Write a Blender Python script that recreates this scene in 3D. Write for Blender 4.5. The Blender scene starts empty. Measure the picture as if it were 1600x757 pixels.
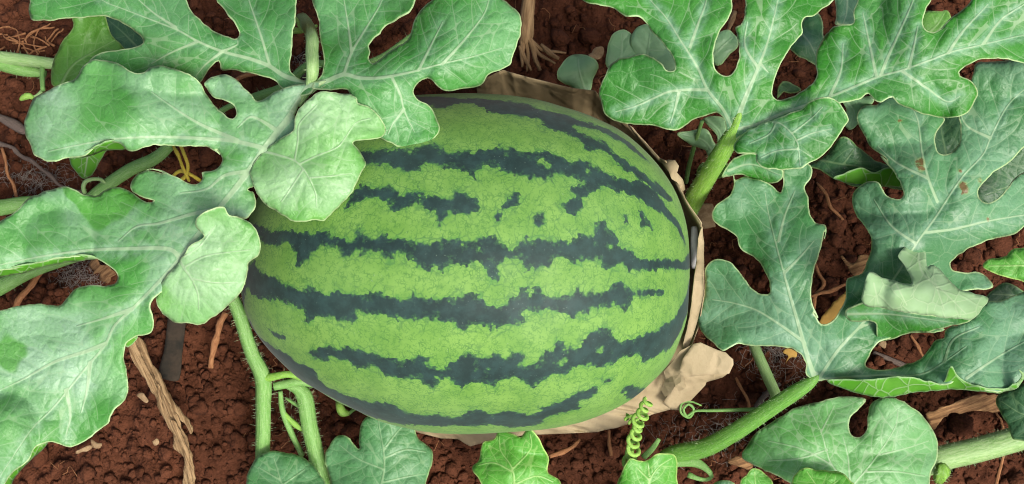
import bpy, math, random
import numpy as np
from mathutils import Vector
from mathutils.geometry import delaunay_2d_cdt

R = math.radians
random.seed(7)
RNG = np.random.default_rng(11)
SC = bpy.context.scene
COL = SC.collection

# ------------------------------------------------------------------ camera, sky, sun, exposure
S = 0.0004                      # metres per photo pixel at height Z0
Z0, HFOV, TILT = 0.10, R(50), R(8)
TH = math.tan(HFOV / 2)
DIST = 800 * S / TH
VD = np.array([0, math.sin(TILT), -math.cos(TILT)])
VR = np.array([1.0, 0, 0])
VU = np.array([0, math.cos(TILT), math.sin(TILT)])
CAM = np.array([0, 0, Z0]) - VD * DIST
cd = bpy.data.cameras.new('camera')
cd.sensor_width = 36
cd.lens = 18 / TH
cd.clip_start, cd.clip_end = 0.01, 200
cd.dof.use_dof = True
cd.dof.focus_distance = DIST - 0.07
cd.dof.aperture_fstop = 18
cam = bpy.data.objects.new('camera', cd)
COL.objects.link(cam)
cam.location = CAM
cam.rotation_euler = (TILT, 0, 0)
SC.camera = cam

SUN_EL, SUN_AZ = R(57), R(138)
w = bpy.data.worlds.new('World')
SC.world = w
w.use_nodes = True
nt = w.node_tree
sky = nt.nodes.new('ShaderNodeTexSky')
sky.sky_type = 'NISHITA'
sky.sun_disc = False
sky.sun_elevation = SUN_EL
sky.sun_rotation = SUN_AZ
sky.air_density, sky.dust_density, sky.ozone_density = 0.6, 6.0, 0.5
nt.links.new(sky.outputs[0], nt.nodes['Background'].inputs[0])
nt.nodes['Background'].inputs[1].default_value = 0.09
sd = bpy.data.lights.new('sun', 'SUN')
sd.energy, sd.angle, sd.color = 1.5, R(18), (1, 0.97, 0.92)
sun = bpy.data.objects.new('sun', sd)
COL.objects.link(sun)
d = Vector((math.sin(SUN_AZ) * math.cos(SUN_EL), math.cos(SUN_AZ) * math.cos(SUN_EL), math.sin(SUN_EL)))
sun.rotation_euler = d.to_track_quat('Z', 'Y').to_euler()
SC.view_settings.view_transform = 'Standard'
SC.view_settings.look = 'None'
SC.view_settings.exposure = 0.95
SC.view_settings.gamma = 1
SC.cycles.max_bounces = 6
SC.cycles.filter_width = 0.95


# ------------------------------------------------------------------ geometry of the shot
def P(px, py, z):
    """world point seen at photo pixel (px, py) at height z (metres)"""
    px, py, z = np.broadcast_arrays(np.asarray(px, float), np.asarray(py, float), np.asarray(z, float))
    nx, ny = (px - 800) / 800 * TH, (378.5 - py) / 800 * TH
    dr = VD + nx[..., None] * VR + ny[..., None] * VU
    return CAM + dr * ((z - CAM[2]) / dr[..., 2])[..., None]


def proj(p):
    q = p - CAM
    dz = q @ VD
    return np.stack([800 + (q @ VR) / dz / TH * 800, 378.5 - (q @ VU) / dz / TH * 800], -1)


REG = dict(a=(0, 0), b=(400, 0), c=(800, 0), d=(1180, 0), e=(0, 250), f=(0, 497), g=(380, 497), h=(360, 250), i=(720, 497),
           j=(1000, 497), k=(1180, 497), l=(1000, 240), m=(1180, 240), n=(740, 250), o=(220, 110), p=(200, 0), q=(1180, 340),
           r=(1000, 130), s=(1180, 120))
REG = {k: v + (2.912,) for k, v in REG.items()}
REG.update(t=(600, 100, 2.442), u=(360, 380, 2.442), v=(680, 380, 2.442), F=(0, 0, 1.0))


def T(txt):
    """traced points: 'o:12,40 50,60' = detail view o of the photo; further numbers of a point are kept as they are"""
    out, reg = [], 'F'
    for tok in txt.split():
        if ':' in tok:
            reg, tok = tok.split(':')
        v = [float(x) for x in tok.split(',')]
        x0, y0, s = REG[reg]
        out.append([x0 + v[0] / s, y0 + v[1] / s] + v[2:])
    return np.array(out)


# ------------------------------------------------------------------ numeric helpers
def hash2(ix, iy, seed):
    n = (ix.astype(np.int64) * 374761393 + iy.astype(np.int64) * 668265263 + seed * 974634541) & 0xffffffff
    n = ((n ^ (n >> 13)) * 1274126177) & 0xffffffff
    return ((n ^ (n >> 16)) & 0xffff) / 65535.0


def vnoise(x, y, seed=0):
    x, y = np.asarray(x, float), np.asarray(y, float)
    ix, iy = np.floor(x), np.floor(y)
    fx, fy = x - ix, y - iy
    fx, fy = fx * fx * fx * (fx * (fx * 6 - 15) + 10), fy * fy * fy * (fy * (fy * 6 - 15) + 10)
    a, b = hash2(ix, iy, seed), hash2(ix + 1, iy, seed)
    c, d_ = hash2(ix, iy + 1, seed), hash2(ix + 1, iy + 1, seed)
    return (a * (1 - fx) + b * fx) * (1 - fy) + (c * (1 - fx) + d_ * fx) * fy - 0.5


def fbm(x, y, seed=0, n=4):
    return sum(vnoise(x * 2 ** k + 17 * k, y * 2 ** k - 9 * k, seed + k) / 2 ** k for k in range(n))


def crom(pts, closed, step):
    """Catmull-Rom through pts (any dimension), resampled about every step (first two coordinates)"""
    p = np.asarray(pts, float)
    n = len(p)
    if n < 3 and not closed:
        p = np.array([p[0], (p[0] + p[-1]) / 2, p[-1]])
        n = 3
    if closed:
        q = np.vstack([p[-1], p, p[0], p[1]])
        segs = n
    else:
        q = np.vstack([2 * p[0] - p[1], p, 2 * p[-1] - p[-2]])
        segs = n - 1
    out = []
    for i in range(segs):
        p0, p1, p2, p3 = q[i:i + 4]
        d1 = math.sqrt(max(1e-9, np.linalg.norm(p1[:2] - p0[:2])))
        d2 = math.sqrt(max(1e-9, np.linalg.norm(p2[:2] - p1[:2])))
        d3 = math.sqrt(max(1e-9, np.linalg.norm(p3[:2] - p2[:2])))
        m1 = (p1 - p0) / d1 - (p2 - p0) / (d1 + d2) + (p2 - p1) / d2
        m2 = (p2 - p1) / d2 - (p3 - p1) / (d2 + d3) + (p3 - p2) / d3
        m1, m2 = m1 * d2, m2 * d2
        k = max(1, int(round(d2 * d2 / step)))
        t = (np.arange(k) / k)[:, None]
        out.append((2 * t ** 3 - 3 * t ** 2 + 1) * p1 + (t ** 3 - 2 * t ** 2 + t) * m1 + (-2 * t ** 3 + 3 * t ** 2) * p2 + (t ** 3 - t ** 2) * m2)
    r = np.vstack(out)
    return r if closed else np.vstack([r, p[-1]])


def segdist(q, a, b):
    """distance of every q to every segment (a,b): (N,M), and the parameter"""
    ab = b - a
    l2 = np.maximum((ab ** 2).sum(-1), 1e-12)
    t = np.clip(((q[:, None] - a[None]) * ab[None]).sum(-1) / l2, 0, 1)
    pr = a[None] + t[..., None] * ab[None]
    return np.sqrt(((q[:, None] - pr) ** 2).sum(-1)), t


def polydist(q, poly, closed=True):
    a = poly if closed else poly[:-1]
    b = np.roll(poly, -1, 0) if closed else poly[1:]
    out = np.empty(len(q))
    st = max(1, 1500000 // max(1, len(a)))
    for i in range(0, len(q), st):
        out[i:i + st] = segdist(q[i:i + st], a, b)[0].min(1)
    return out


def inside(q, poly):
    a, b = poly, np.roll(poly, -1, 0)
    res = np.zeros(len(q), bool)
    for i in range(len(a)):
        y1, y2 = a[i, 1], b[i, 1]
        if y1 == y2:
            continue
        c = (y1 > q[:, 1]) != (y2 > q[:, 1])
        res ^= c & (q[:, 0] < (b[i, 0] - a[i, 0]) * (q[:, 1] - y1) / (y2 - y1) + a[i, 0])
    return res


def inside1(p, a):
    b = np.roll(a, -1, 0)
    c = (a[:, 1] > p[1]) != (b[:, 1] > p[1])
    if not c.any():
        return False
    a, b = a[c], b[c]
    return (np.count_nonzero(p[0] < (b[:, 0] - a[:, 0]) * (p[1] - a[:, 1]) / (b[:, 1] - a[:, 1]) + a[:, 0]) % 2) == 1


def tps(ctrl):
    """thin plate spline z(x, y) through rows x, y, z"""
    c = np.asarray(ctrl, float)
    xy, z = c[:, :2] / 100, c[:, 2]
    n = len(c)

    def U(r2):
        return 0.5 * r2 * np.log(np.maximum(r2, 1e-9))
    K = U(((xy[:, None] - xy[None]) ** 2).sum(-1)) + np.eye(n) * 0.02
    Pm = np.hstack([np.ones((n, 1)), xy])
    A = np.block([[K, Pm], [Pm.T, np.zeros((3, 3))]])
    A += np.diag([0.0] * n + [-1e-9] * 3)
    sol = np.linalg.solve(A, np.concatenate([z, np.zeros(3)]))

    def f(q):
        q = q[:, :2] / 100
        return U(((q[:, None] - xy[None]) ** 2).sum(-1)) @ sol[:n] + sol[n] + q @ sol[n + 1:]
    return f


# ------------------------------------------------------------------ object helpers
def wloc(o):
    v = np.zeros(3)
    while o is not None:
        v = v + np.array(o.location)
        o = o.parent
    return v


def mesh_obj(name, verts, faces, mats, parent=None, smooth=True, loc=None):
    verts = np.asarray(verts, float)
    org = wloc(parent) if parent is not None else (np.zeros(3) if loc is None else np.asarray(loc, float))
    me = bpy.data.meshes.new(name)
    v = verts - org
    if isinstance(faces, np.ndarray):
        k = faces.shape[1]
        me.vertices.add(len(v))
        me.vertices.foreach_set('co', v.astype(np.float32).ravel())
        me.loops.add(faces.size)
        me.loops.foreach_set('vertex_index', faces.astype(np.int32).ravel())
        me.polygons.add(len(faces))
        me.polygons.foreach_set('loop_start', np.arange(0, faces.size, k, dtype=np.int32))
        me.update(calc_edges=True)
    else:
        me.from_pydata([tuple(x) for x in v], [], faces)
    me.polygons.foreach_set('use_smooth', [smooth] * len(me.polygons))
    for m in (mats if isinstance(mats, (list, tuple)) else [mats]):
        me.materials.append(m)
    o = bpy.data.objects.new(name, me)
    COL.objects.link(o)
    if parent is not None:
        o.parent = parent
    else:
        o.location = org
    return o


def attr(o, name, vals):
    a = o.data.attributes.new(name, 'FLOAT', 'POINT')
    a.data.foreach_set('value', np.asarray(vals, np.float32))


def setuv(o, uv):
    l = o.data.uv_layers.new(name='UVMap')
    idx = np.empty(len(o.data.loops), np.int32)
    o.data.loops.foreach_get('vertex_index', idx)
    l.data.foreach_set('uv', np.asarray(uv, np.float32)[idx].ravel())


def tag(o, label, cat, group=None, kind=None):
    o['label'] = label
    o['category'] = cat
    if group:
        o['group'] = group
    if kind:
        o['kind'] = kind
    return o


def empty(name, loc, label, cat, group=None):
    o = bpy.data.objects.new(name, None)
    COL.objects.link(o)
    o.location = loc
    o.empty_display_size = 0.02
    return tag(o, label, cat, group)


# ------------------------------------------------------------------ materials
class NT:
    def __init__(s, name):
        s.m = bpy.data.materials.new(name)
        s.m.use_nodes = True
        s.t = s.m.node_tree
        s.t.nodes.clear()
        s.out = s.n('ShaderNodeOutputMaterial')

    def n(s, typ, **kw):
        nd = s.t.nodes.new(typ)
        for k, v in kw.items():
            setattr(nd, k, v)
        return nd

    def put(s, sock, v):
        if v is None:
            return
        if hasattr(v, 'is_output') or isinstance(v, bpy.types.NodeSocket):
            s.t.links.new(v, sock)
        elif isinstance(v, (tuple, list)) and sock.type == 'RGBA' and len(v) == 3:
            sock.default_value = (*v, 1)
        else:
            sock.default_value = v

    def math(s, op, a, b=None, c=None, clamp=False):
        nd = s.n('ShaderNodeMath', operation=op, use_clamp=clamp)
        for i, v in enumerate((a, b, c)):
            s.put(nd.inputs[i], v)
        return nd.outputs[0]

    def ramp(s, v, a, b, lo=0.0, hi=1.0):
        nd = s.n('ShaderNodeMapRange', interpolation_type='SMOOTHSTEP', clamp=True)
        s.put(nd.inputs[0], v)
        for i, x in zip((1, 2, 3, 4), (a, b, lo, hi)):
            nd.inputs[i].default_value = x
        return nd.outputs[0]

    def mix(s, f, a, b, mode='MIX'):
        nd = s.n('ShaderNodeMix', data_type='RGBA', blend_type=mode)
        s.put(nd.inputs[0], f)
        s.put(nd.inputs[6], a)
        s.put(nd.inputs[7], b)
        return nd.outputs[2]

    def attr(s, name):
        return s.n('ShaderNodeAttribute', attribute_name=name).outputs['Fac']

    def noise(s, vec, scale, detail=3, rough=0.55, dist=0.0, col=False):
        nd = s.n('ShaderNodeTexNoise')
        s.put(nd.inputs['Vector'], vec)
        nd.inputs['Scale'].default_value = scale
        nd.inputs['Detail'].default_value = detail
        nd.inputs['Roughness'].default_value = rough
        nd.inputs['Distortion'].default_value = dist
        return nd.outputs['Color' if col else 'Fac']

    def voro(s, vec, scale, feature='F1', out='Distance', rand=1.0, dims='3D'):
        nd = s.n('ShaderNodeTexVoronoi', feature=feature, voronoi_dimensions=dims)
        s.put(nd.inputs['Vector'], vec)
        nd.inputs['Scale'].default_value = scale
        nd.inputs['Randomness'].default_value = rand
        return nd.outputs[out]

    def coord(s, which='Object'):
        return s.n('ShaderNodeTexCoord').outputs[which]

    def vmath(s, op, a, b):
        nd = s.n('ShaderNodeVectorMath', operation=op)
        s.put(nd.inputs[0], a)
        s.put(nd.inputs[1], b)
        return nd.outputs[0]

    def warp(s, vec, scale, amt):
        """vec displaced by noise"""
        c = s.noise(vec, scale, 2, col=True)
        c = s.vmath('SUBTRACT', c, (0.5, 0.5, 0.5))
        nd = s.n('ShaderNodeVectorMath', operation='SCALE')
        s.put(nd.inputs[0], c)
        nd.inputs['Scale'].default_value = amt
        return s.vmath('ADD', vec, nd.outputs[0])

    def bump(s, h, dist, strength=1.0):
        nd = s.n('ShaderNodeBump')
        nd.inputs['Strength'].default_value = strength
        nd.inputs['Distance'].default_value = dist
        s.put(nd.inputs['Height'], h)
        return nd.outputs[0]

    def bsdf(s, col, rough=0.5, spec=0.5, normal=None, trans=None, tfac=0.0, sheen=0.0):
        b = s.n('ShaderNodeBsdfPrincipled')
        s.put(b.inputs['Base Color'], col)
        s.put(b.inputs['Roughness'], rough)
        s.put(b.inputs['Specular IOR Level'], spec)
        s.put(b.inputs['Sheen Weight'], sheen)
        s.put(b.inputs['Normal'], normal)
        res = b.outputs[0]
        if tfac:
            t = s.n('ShaderNodeBsdfTranslucent')
            s.put(t.inputs[0], trans)
            s.put(t.inputs['Normal'], normal)
            mx = s.n('ShaderNodeMixShader')
            mx.inputs[0].default_value = tfac
            s.t.links.new(res, mx.inputs[1])
            s.t.links.new(t.outputs[0], mx.inputs[2])
            res = mx.outputs[0]
        s.t.links.new(res, s.out.inputs[0])
        return s.m


VEIN_PALE = (0.36, 0.52, 0.30)


def leaf_mat(name, dark, light, wax, waxamt=0.4, cell=100, rough=0.47, spec=0.5, netamt=0.30, tf=0.13, vein=VEIN_PALE, patch=0.0, halo=0.35, m2a=0.45, bmp=0.0005, hw=24.0):
    t = NT(name)
    uv = t.coord('UV')
    wv = t.warp(uv, 60, 0.006)
    vd, v2, ed = t.attr('vein'), t.attr('vein2'), t.attr('edge')
    big = t.noise(uv, 16, 3)
    fine = t.noise(uv, 520, 3, 0.6)
    col = t.mix(t.ramp(big, 0.3, 0.7), dark, light)
    net = t.voro(wv, cell, 'DISTANCE_TO_EDGE', dims='2D')
    cellc = t.voro(wv, cell, 'F1', 'Color', dims='2D')
    sep = t.n('ShaderNodeSeparateColor')
    t.put(sep.inputs[0], cellc)
    sub = t.voro(t.warp(uv, 160, 0.003), cell * 3.3, 'DISTANCE_TO_EDGE', dims='2D')
    # each areole its own tone
    col = t.mix(t.math('MULTIPLY', sep.outputs[0], 0.22), col, dark)
    # waxy bluish bloom in broad drifts, thicker along the main veins
    wx = t.ramp(t.noise(t.warp(uv, 20, 0.02), 17, 2, 0.5), 0.36, 0.66)
    wx = t.math('MULTIPLY', wx, t.math('MULTIPLY_ADD', sep.outputs[1], 0.35, 0.65))
    near = t.math('MULTIPLY', t.ramp(vd, hw, -2.0), t.ramp(t.noise(uv, 150, 4, 0.65), 0.35, 0.65, 0.35, 1.0))
    wx = t.math('ADD', t.math('MULTIPLY', wx, 0.75), 0.0, clamp=True)
    wx = t.math('MAXIMUM', t.math('MULTIPLY', wx, waxamt), t.math('MULTIPLY', near, halo))
    col = t.mix(wx, col, wax)
    col = t.mix(t.ramp(fine, 0.35, 0.75, 0.0, 0.26), col, dark)
    if patch:
        pt = t.ramp(t.noise(t.warp(uv, 25, 0.03), 11, 2), 0.60, 0.63, 0.0, patch)
        col = t.mix(pt, col, (dark[0] * 1.2, dark[1] * 1.15, dark[2] * 0.6))
    nl = t.ramp(net, 0.045, 0.005)
    sl = t.ramp(sub, 0.09, 0.0)
    m1 = t.ramp(vd, 1.2, -0.9)
    m2 = t.ramp(v2, 1.5, -0.2)
    em = t.ramp(ed, 2.7, 0.8)
    line = t.math('MAXIMUM', t.math('MULTIPLY', nl, netamt), t.math('MULTIPLY', sl, netamt * 0.45))
    line = t.math('MAXIMUM', line, t.math('MULTIPLY', m2, m2a))
    line = t.math('MAXIMUM', line, t.math('MULTIPLY', m1, 0.8))
    col = t.mix(line, col, vein)
    col = t.mix(t.math('MULTIPLY', em, 0.9), col, (vein[0] * 1.25, vein[1] * 1.2, vein[2] * 1.0))
    bt = t.attr('blight')
    bm_ = t.ramp(t.math('ADD', bt, t.math('MULTIPLY', t.math('SUBTRACT', t.noise(uv, 300, 4, 0.7), 0.5), 2.0)), 0.42, 0.62)
    col = t.mix(t.ramp(bt, 0.1, 0.7, 0.0, 0.5), col, (0.30, 0.36, 0.08))
    col = t.mix(t.math('MULTIPLY', bm_, 0.9), col, (0.15, 0.085, 0.03))
    spk = t.ramp(t.noise(uv, 700, 2), 0.70, 0.74, 0.0, 0.5)
    col = t.mix(spk, col, (0.34, 0.42, 0.24))
    h = t.math('MULTIPLY', t.ramp(net, 0.0, 0.30), 0.8)
    h = t.math('ADD', h, t.math('MULTIPLY', t.ramp(sub, 0.0, 0.4), 0.25))
    h = t.math('ADD', h, t.math('MULTIPLY', fine, 0.4))
    h = t.math('MULTIPLY', h, t.ramp(v2, 0.0, 6.0, 0.35, 1.0))
    h = t.math('MULTIPLY', h, t.ramp(vd, 0.0, 7.0, 0.3, 1.0))
    h = t.math('ADD', h, t.math('MULTIPLY', t.ramp(vd, 1.8, -1.0), 0.6))
    nrm = t.bump(h, bmp, 0.75)
    rg = t.ramp(t.noise(uv, 90, 3), 0.3, 0.7, rough - 0.05, rough + 0.08)
    tr = t.mix(line, (light[0] * 1.7, light[1] * 1.6, light[2] * 0.5), vein)
    return t.bsdf(col, rg, spec, nrm, tr, tf, 0.0)


def under_mat(name, col1, col2, cell=100):
    t = NT(name)
    uv = t.coord('UV')
    wv = t.warp(uv, 60, 0.006)
    vd, ed = t.attr('vein'), t.attr('edge')
    net = t.voro(wv, cell, 'DISTANCE_TO_EDGE', dims='2D')
    col = t.mix(t.ramp(t.noise(uv, 60, 4), 0.3, 0.7), col1, col2)
    ln = t.math('MAXIMUM', t.math('MULTIPLY', t.ramp(net, 0.06, 0.0), 0.5), t.math('MULTIPLY', t.ramp(vd, 1.6, -0.8), 0.9))
    ln = t.math('MAXIMUM', ln, t.math('MULTIPLY', t.ramp(t.attr('vein2'), 1.5, -0.2), 0.7))
    ln = t.math('MAXIMUM', ln, t.math('MULTIPLY', t.ramp(ed, 2.4, 0.5), 0.6))
    col = t.mix(t.math('MULTIPLY', t.voro(wv, cell, 'F1', 'Distance', dims='2D'), 0.3), col, tuple(x * 0.55 for x in col1))
    col = t.mix(ln, col, (0.45, 0.62, 0.36))
    h = t.math('ADD', t.ramp(net, 0.12, 0.0), t.math('MULTIPLY', t.noise(uv, 400, 3), 0.4))
    return t.bsdf(col, 0.6, 0.3, t.bump(h, 0.00025, 0.6), (0.12, 0.40, 0.03), 0.28)


RIM = None


def simple_mat(name, c1, c2, scale=60, rough=0.7, spec=0.3, bumpd=0.0006, stretch=None, detail=5, tf=0.0):
    t = NT(name)
    co = t.coord('Object')
    if stretch:
        co = t.vmath('MULTIPLY', t.coord('UV'), stretch)
    nz = t.noise(co, scale, detail, 0.62)
    col = t.mix(t.ramp(nz, 0.3, 0.7), c1, c2)
    fine = t.noise(co, scale * 5, 3, 0.6)
    col = t.mix(t.ramp(fine, 0.4, 0.8, 0, 0.3), col, tuple(x * 0.6 for x in c1))
    return t.bsdf(col, rough, spec, t.bump(t.math('ADD', nz, t.math('MULTIPLY', fine, 0.5)), bumpd, 0.8), c2, tf)


M_BIG = leaf_mat('leaf_blue_green', (0.055, 0.255, 0.035), (0.14, 0.39, 0.11), (0.42, 0.62, 0.46), 0.9, 105, patch=0.8, halo=0.5, netamt=0.13, m2a=0.3)
M_LOBE = leaf_mat('leaf_pale_lobe', (0.095, 0.33, 0.048), (0.18, 0.44, 0.12), (0.43, 0.64, 0.40), 0.9, 100, patch=0.5, halo=0.4, netamt=0.13, m2a=0.3)
M_TOP = leaf_mat('leaf_mid_green', (0.035, 0.205, 0.026), (0.075, 0.30, 0.052), (0.27, 0.50, 0.30), 0.45, 100, halo=0.5, netamt=0.2, m2a=0.4)
M_RT = leaf_mat('leaf_fresh_green', (0.026, 0.185, 0.012), (0.055, 0.275, 0.026), (0.30, 0.52, 0.36), 0.14, 95, halo=0.68, netamt=0.17, m2a=0.42, bmp=0.0005, hw=17.0)
M_RM = leaf_mat('leaf_grey_green', (0.034, 0.17, 0.040), (0.068, 0.25, 0.074), (0.29, 0.48, 0.36), 0.62, 95, halo=0.5, netamt=0.18, m2a=0.38)
M_YOUNG = leaf_mat('leaf_young_green', (0.06, 0.29, 0.015), (0.10, 0.38, 0.035), (0.18, 0.44, 0.12), 0.3, 110, vein=(0.38, 0.6, 0.2))
M_LOW = leaf_mat('leaf_low_green', (0.055, 0.20, 0.055), (0.09, 0.28, 0.09), (0.20, 0.38, 0.23), 0.5, 110, vein=(0.27, 0.44, 0.22))
M_JL = leaf_mat('leaf_bottom_green', (0.065, 0.28, 0.035), (0.12, 0.37, 0.09), (0.30, 0.53, 0.31), 0.7, 95)
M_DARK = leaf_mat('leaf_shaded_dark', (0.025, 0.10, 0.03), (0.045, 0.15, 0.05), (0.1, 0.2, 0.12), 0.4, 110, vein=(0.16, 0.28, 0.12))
M_BACK = leaf_mat('leaf_yellow_green', (0.075, 0.25, 0.02), (0.11, 0.32, 0.04), (0.17, 0.36, 0.10), 0.3, 110, vein=(0.24, 0.42, 0.14))
M_WEED = leaf_mat('weed_leaf', (0.16, 0.35, 0.15), (0.23, 0.44, 0.21), (0.34, 0.52, 0.33), 0.5, 60, vein=(0.3, 0.48, 0.26), netamt=0.08)
M_UND = under_mat('leaf_underside', (0.16, 0.40, 0.07), (0.22, 0.46, 0.12))
M_UNDP = under_mat('leaf_underside_pale', (0.32, 0.54, 0.25), (0.40, 0.62, 0.34))
M_CURL = under_mat('leaf_curl_green', (0.10, 0.40, 0.02), (0.15, 0.46, 0.05))


def stem_mat(name, c1, c2):
    t = NT(name)
    uv = t.coord('UV')
    st = t.noise(t.vmath('MULTIPLY', uv, (14.0, 40.0, 1.0)), 1.0, 4, 0.6)
    col = t.mix(t.ramp(st, 0.3, 0.7), c1, c2)
    fz = t.noise(t.coord('Object'), 900, 3)
    col = t.mix(t.ramp(fz, 0.5, 0.75, 0, 0.35), col, (0.45, 0.58, 0.36))
    return t.bsdf(col, 0.5, 0.35, t.bump(t.math('ADD', st, t.math('MULTIPLY', fz, 0.5)), 0.0005, 0.7), c2, 0.08)


M_STEM = stem_mat('stem_green', (0.13, 0.33, 0.06), (0.25, 0.47, 0.14))
M_STEMP = stem_mat('stem_pale', (0.22, 0.42, 0.12), (0.38, 0.56, 0.24))
M_STEMY = stem_mat('stem_bright', (0.17, 0.40, 0.04), (0.29, 0.54, 0.09))
M_PET = stem_mat('stem_mid', (0.085, 0.27, 0.03), (0.17, 0.40, 0.065))
M_TEND = stem_mat('tendril_green', (0.22, 0.47, 0.05), (0.40, 0.65, 0.14))
M_HAIR = NT('plant_hair')
M_HAIR = M_HAIR.bsdf((0.42, 0.55, 0.30), 0.6, 0.2)


# ------------------------------------------------------------------ sheets: leaves and paper
SURF = {}


def zon(seed, x, y):
    q, zz = SURF[seed]
    return zz[np.argmin((q[:, 0] - x) ** 2 + (q[:, 1] - y) ** 2)] * 100


def make_sheet(name, outline, z, veins=(), mats=(M_BIG, M_UND), parent=None, sp=5.0, wave=1.0, auto=True, seed=0, thick=0.0005,
               serr=0.7, relief=1.0, edgewave=1.6, loc=None, vw=5.0, lift=None, lin=False):
    if lin:
        tp = T(outline)
        ol = np.vstack([tp[k] + (tp[(k + 1) % len(tp)] - tp[k]) * np.arange(0, 1, min(1, 4 / max(4, np.linalg.norm(tp[(k + 1) % len(tp)] - tp[k]))))[:, None] for k in range(len(tp))])
    else:
        ol = crom(T(outline), True, sp * 0.8)
    t = np.arange(len(ol)) * sp * 0.8
    nrm = np.roll(ol, -1, 0) - np.roll(ol, 1, 0)
    nrm = np.stack([nrm[:, 1], -nrm[:, 0]], -1)
    nrm /= np.maximum(np.linalg.norm(nrm, axis=1), 1e-6)[:, None]
    ol = ol + nrm * (serr * 2.2 * vnoise(t / 9.0, t * 0 + seed, 5))[:, None] + nrm * (serr * 2.0 * vnoise(t / 28.0, t * 0 + seed, 6))[:, None]
    ol = ol + nrm * (serr * 4.2 * (0.28 - np.abs(vnoise(t / 17.0, t * 0 + seed, 8))))[:, None]
    zf = tps(T(z))
    lo, hi = ol.min(0), ol.max(0)
    main, wid = [], []
    for v in veins:
        vv = crom(T(v), False, 3.5)
        main.append(vv)
        L = len(vv)
        vw_ = vw if len(main) == 1 else vw * 0.55
        wid.append(0.7 + max(0.5, vw_ * 0.8 - 0.7) * np.linspace(1, 0, L) ** (1.6 if len(main) == 1 else 1.1))
    rnd = random.Random(seed + 3)
    sec = []
    if auto and main:
        allm = np.vstack(main)
        for vv in main:
            k = rnd.uniform(3, 8)
            side = 1
            while k < len(vv) - 2:
                i = int(k)
                dr = vv[min(i + 2, len(vv) - 1)] - vv[max(i - 2, 0)]
                ang = math.atan2(dr[1], dr[0]) + side * R(rnd.uniform(42, 62))
                p = vv[i].copy()
                path = [p.copy()]
                mx = rnd.uniform(35, 80)
                ln = 0
                turn = -side * R(rnd.uniform(0.5, 3.0))
                while ln < mx:
                    p = p + 4.0 * np.array([math.cos(ang), math.sin(ang)])
                    ang += turn + R(rnd.uniform(-5, 5))
                    ln += 4
                    if not inside1(p, ol):
                        break
                    if ln > 12 and (np.abs(allm - p).sum(1).min() < 7 or np.sqrt(((ol - p) ** 2).sum(1)).min() < 6):
                        break
                    path.append(p.copy())
                if len(path) > 3:
                    sec.append(np.array(path))
                side = -side
                k += rnd.uniform(3.0, 6.0)
    # points: outline, vein points, jittered lattice
    gx, gy = np.meshgrid(np.arange(lo[0], hi[0], sp), np.arange(lo[1], hi[1], sp * 0.87))
    gx = gx + (np.arange(gx.shape[0]) % 2)[:, None] * sp / 2
    g = np.stack([gx.ravel(), gy.ravel()], -1) + RNG.uniform(-0.2, 0.2, (gx.size, 2)) * sp
    g = g[inside(g, ol)]
    g = g[polydist(g, ol) > sp * 0.55]
    extra = []
    for vv in main + sec:
        extra.append(vv[::1])
    for vv in main:
        dr = np.gradient(vv, axis=0)
        dr /= np.maximum(np.linalg.norm(dr, axis=1), 1e-6)[:, None]
        pn = np.stack([-dr[:, 1], dr[:, 0]], -1)
        extra += [vv + pn * 3.2, vv - pn * 3.2]
    if extra:
        ex = np.vstack(extra)
        ex = ex[inside(ex, ol)]
        if len(ex):
            ex = ex[polydist(ex, ol) > 2.0]
        if len(ex):
            keep = np.ones(len(g), bool)
            for i0 in range(0, len(g), 600):
                keep[i0:i0 + 600] = np.abs(g[i0:i0 + 600, None] - ex[None]).sum(-1).min(1) > sp * 0.75
            g = np.vstack([g[keep], ex])
    pts = np.vstack([ol, g])
    res = delaunay_2d_cdt([Vector(p) for p in pts], [], [list(range(len(ol)))], 1, 0.05)
    q = np.array([tuple(v) for v in res[0]])
    f = np.array([tuple(x) for x in res[2] if len(x) == 3], np.int32)
    f = f[inside(q[f].mean(1), ol)]
    a, b, c = q[f[:, 0]], q[f[:, 1]], q[f[:, 2]]
    ar = (b[:, 0] - a[:, 0]) * (c[:, 1] - a[:, 1]) - (b[:, 1] - a[:, 1]) * (c[:, 0] - a[:, 0])
    f[ar > 0] = f[ar > 0][:, ::-1]
    ed = polydist(q, ol)
    vd = np.full(len(q), 60.0)
    for vv, wd in zip(main, wid):
        for i0 in range(0, len(q), 4000):
            dd, tt = segdist(q[i0:i0 + 4000], vv[:-1], vv[1:])
            ww = wd[:-1] * (1 - tt) + wd[1:] * tt
            vd[i0:i0 + 4000] = np.minimum(vd[i0:i0 + 4000], (dd - ww / 2).min(1))
    v2 = np.full(len(q), 60.0)
    for vv in sec:
        bb = (q > vv.min(0) - 30).all(1) & (q < vv.max(0) + 30).all(1)
        if bb.any():
            v2[bb] = np.minimum(v2[bb], segdist(q[bb], vv[:-1], vv[1:])[0].min(1))
    zz = zf(q) / 100
    zz = zz + 0.0060 * wave * fbm(q[:, 0] / 95, q[:, 1] / 95, seed + 20, 1)
    zz = zz + 0.0006 * wave * fbm(q[:, 0] / 26, q[:, 1] / 26, seed + 30, 1)
    zz = zz + 0.0075 * wave * (np.abs(vnoise(q[:, 0] / 95, q[:, 1] / 95 + seed, seed + 24)) * 2 - 0.4)
    zz = zz + 0.0007 * wave * (np.abs(vnoise(q[:, 0] / 32, q[:, 1] / 32 + seed, seed + 25)) * 2 - 0.4)
    zz = zz + relief * (-0.0011 * np.exp(-np.maximum(vd, 0) / 12) - 0.0006 * np.exp(-v2 / 7))
    zz = zz + edgewave * 0.002 * np.exp(-ed / 12) * vnoise(q[:, 0] / 30, q[:, 1] / 30, seed + 40) * 2
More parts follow.
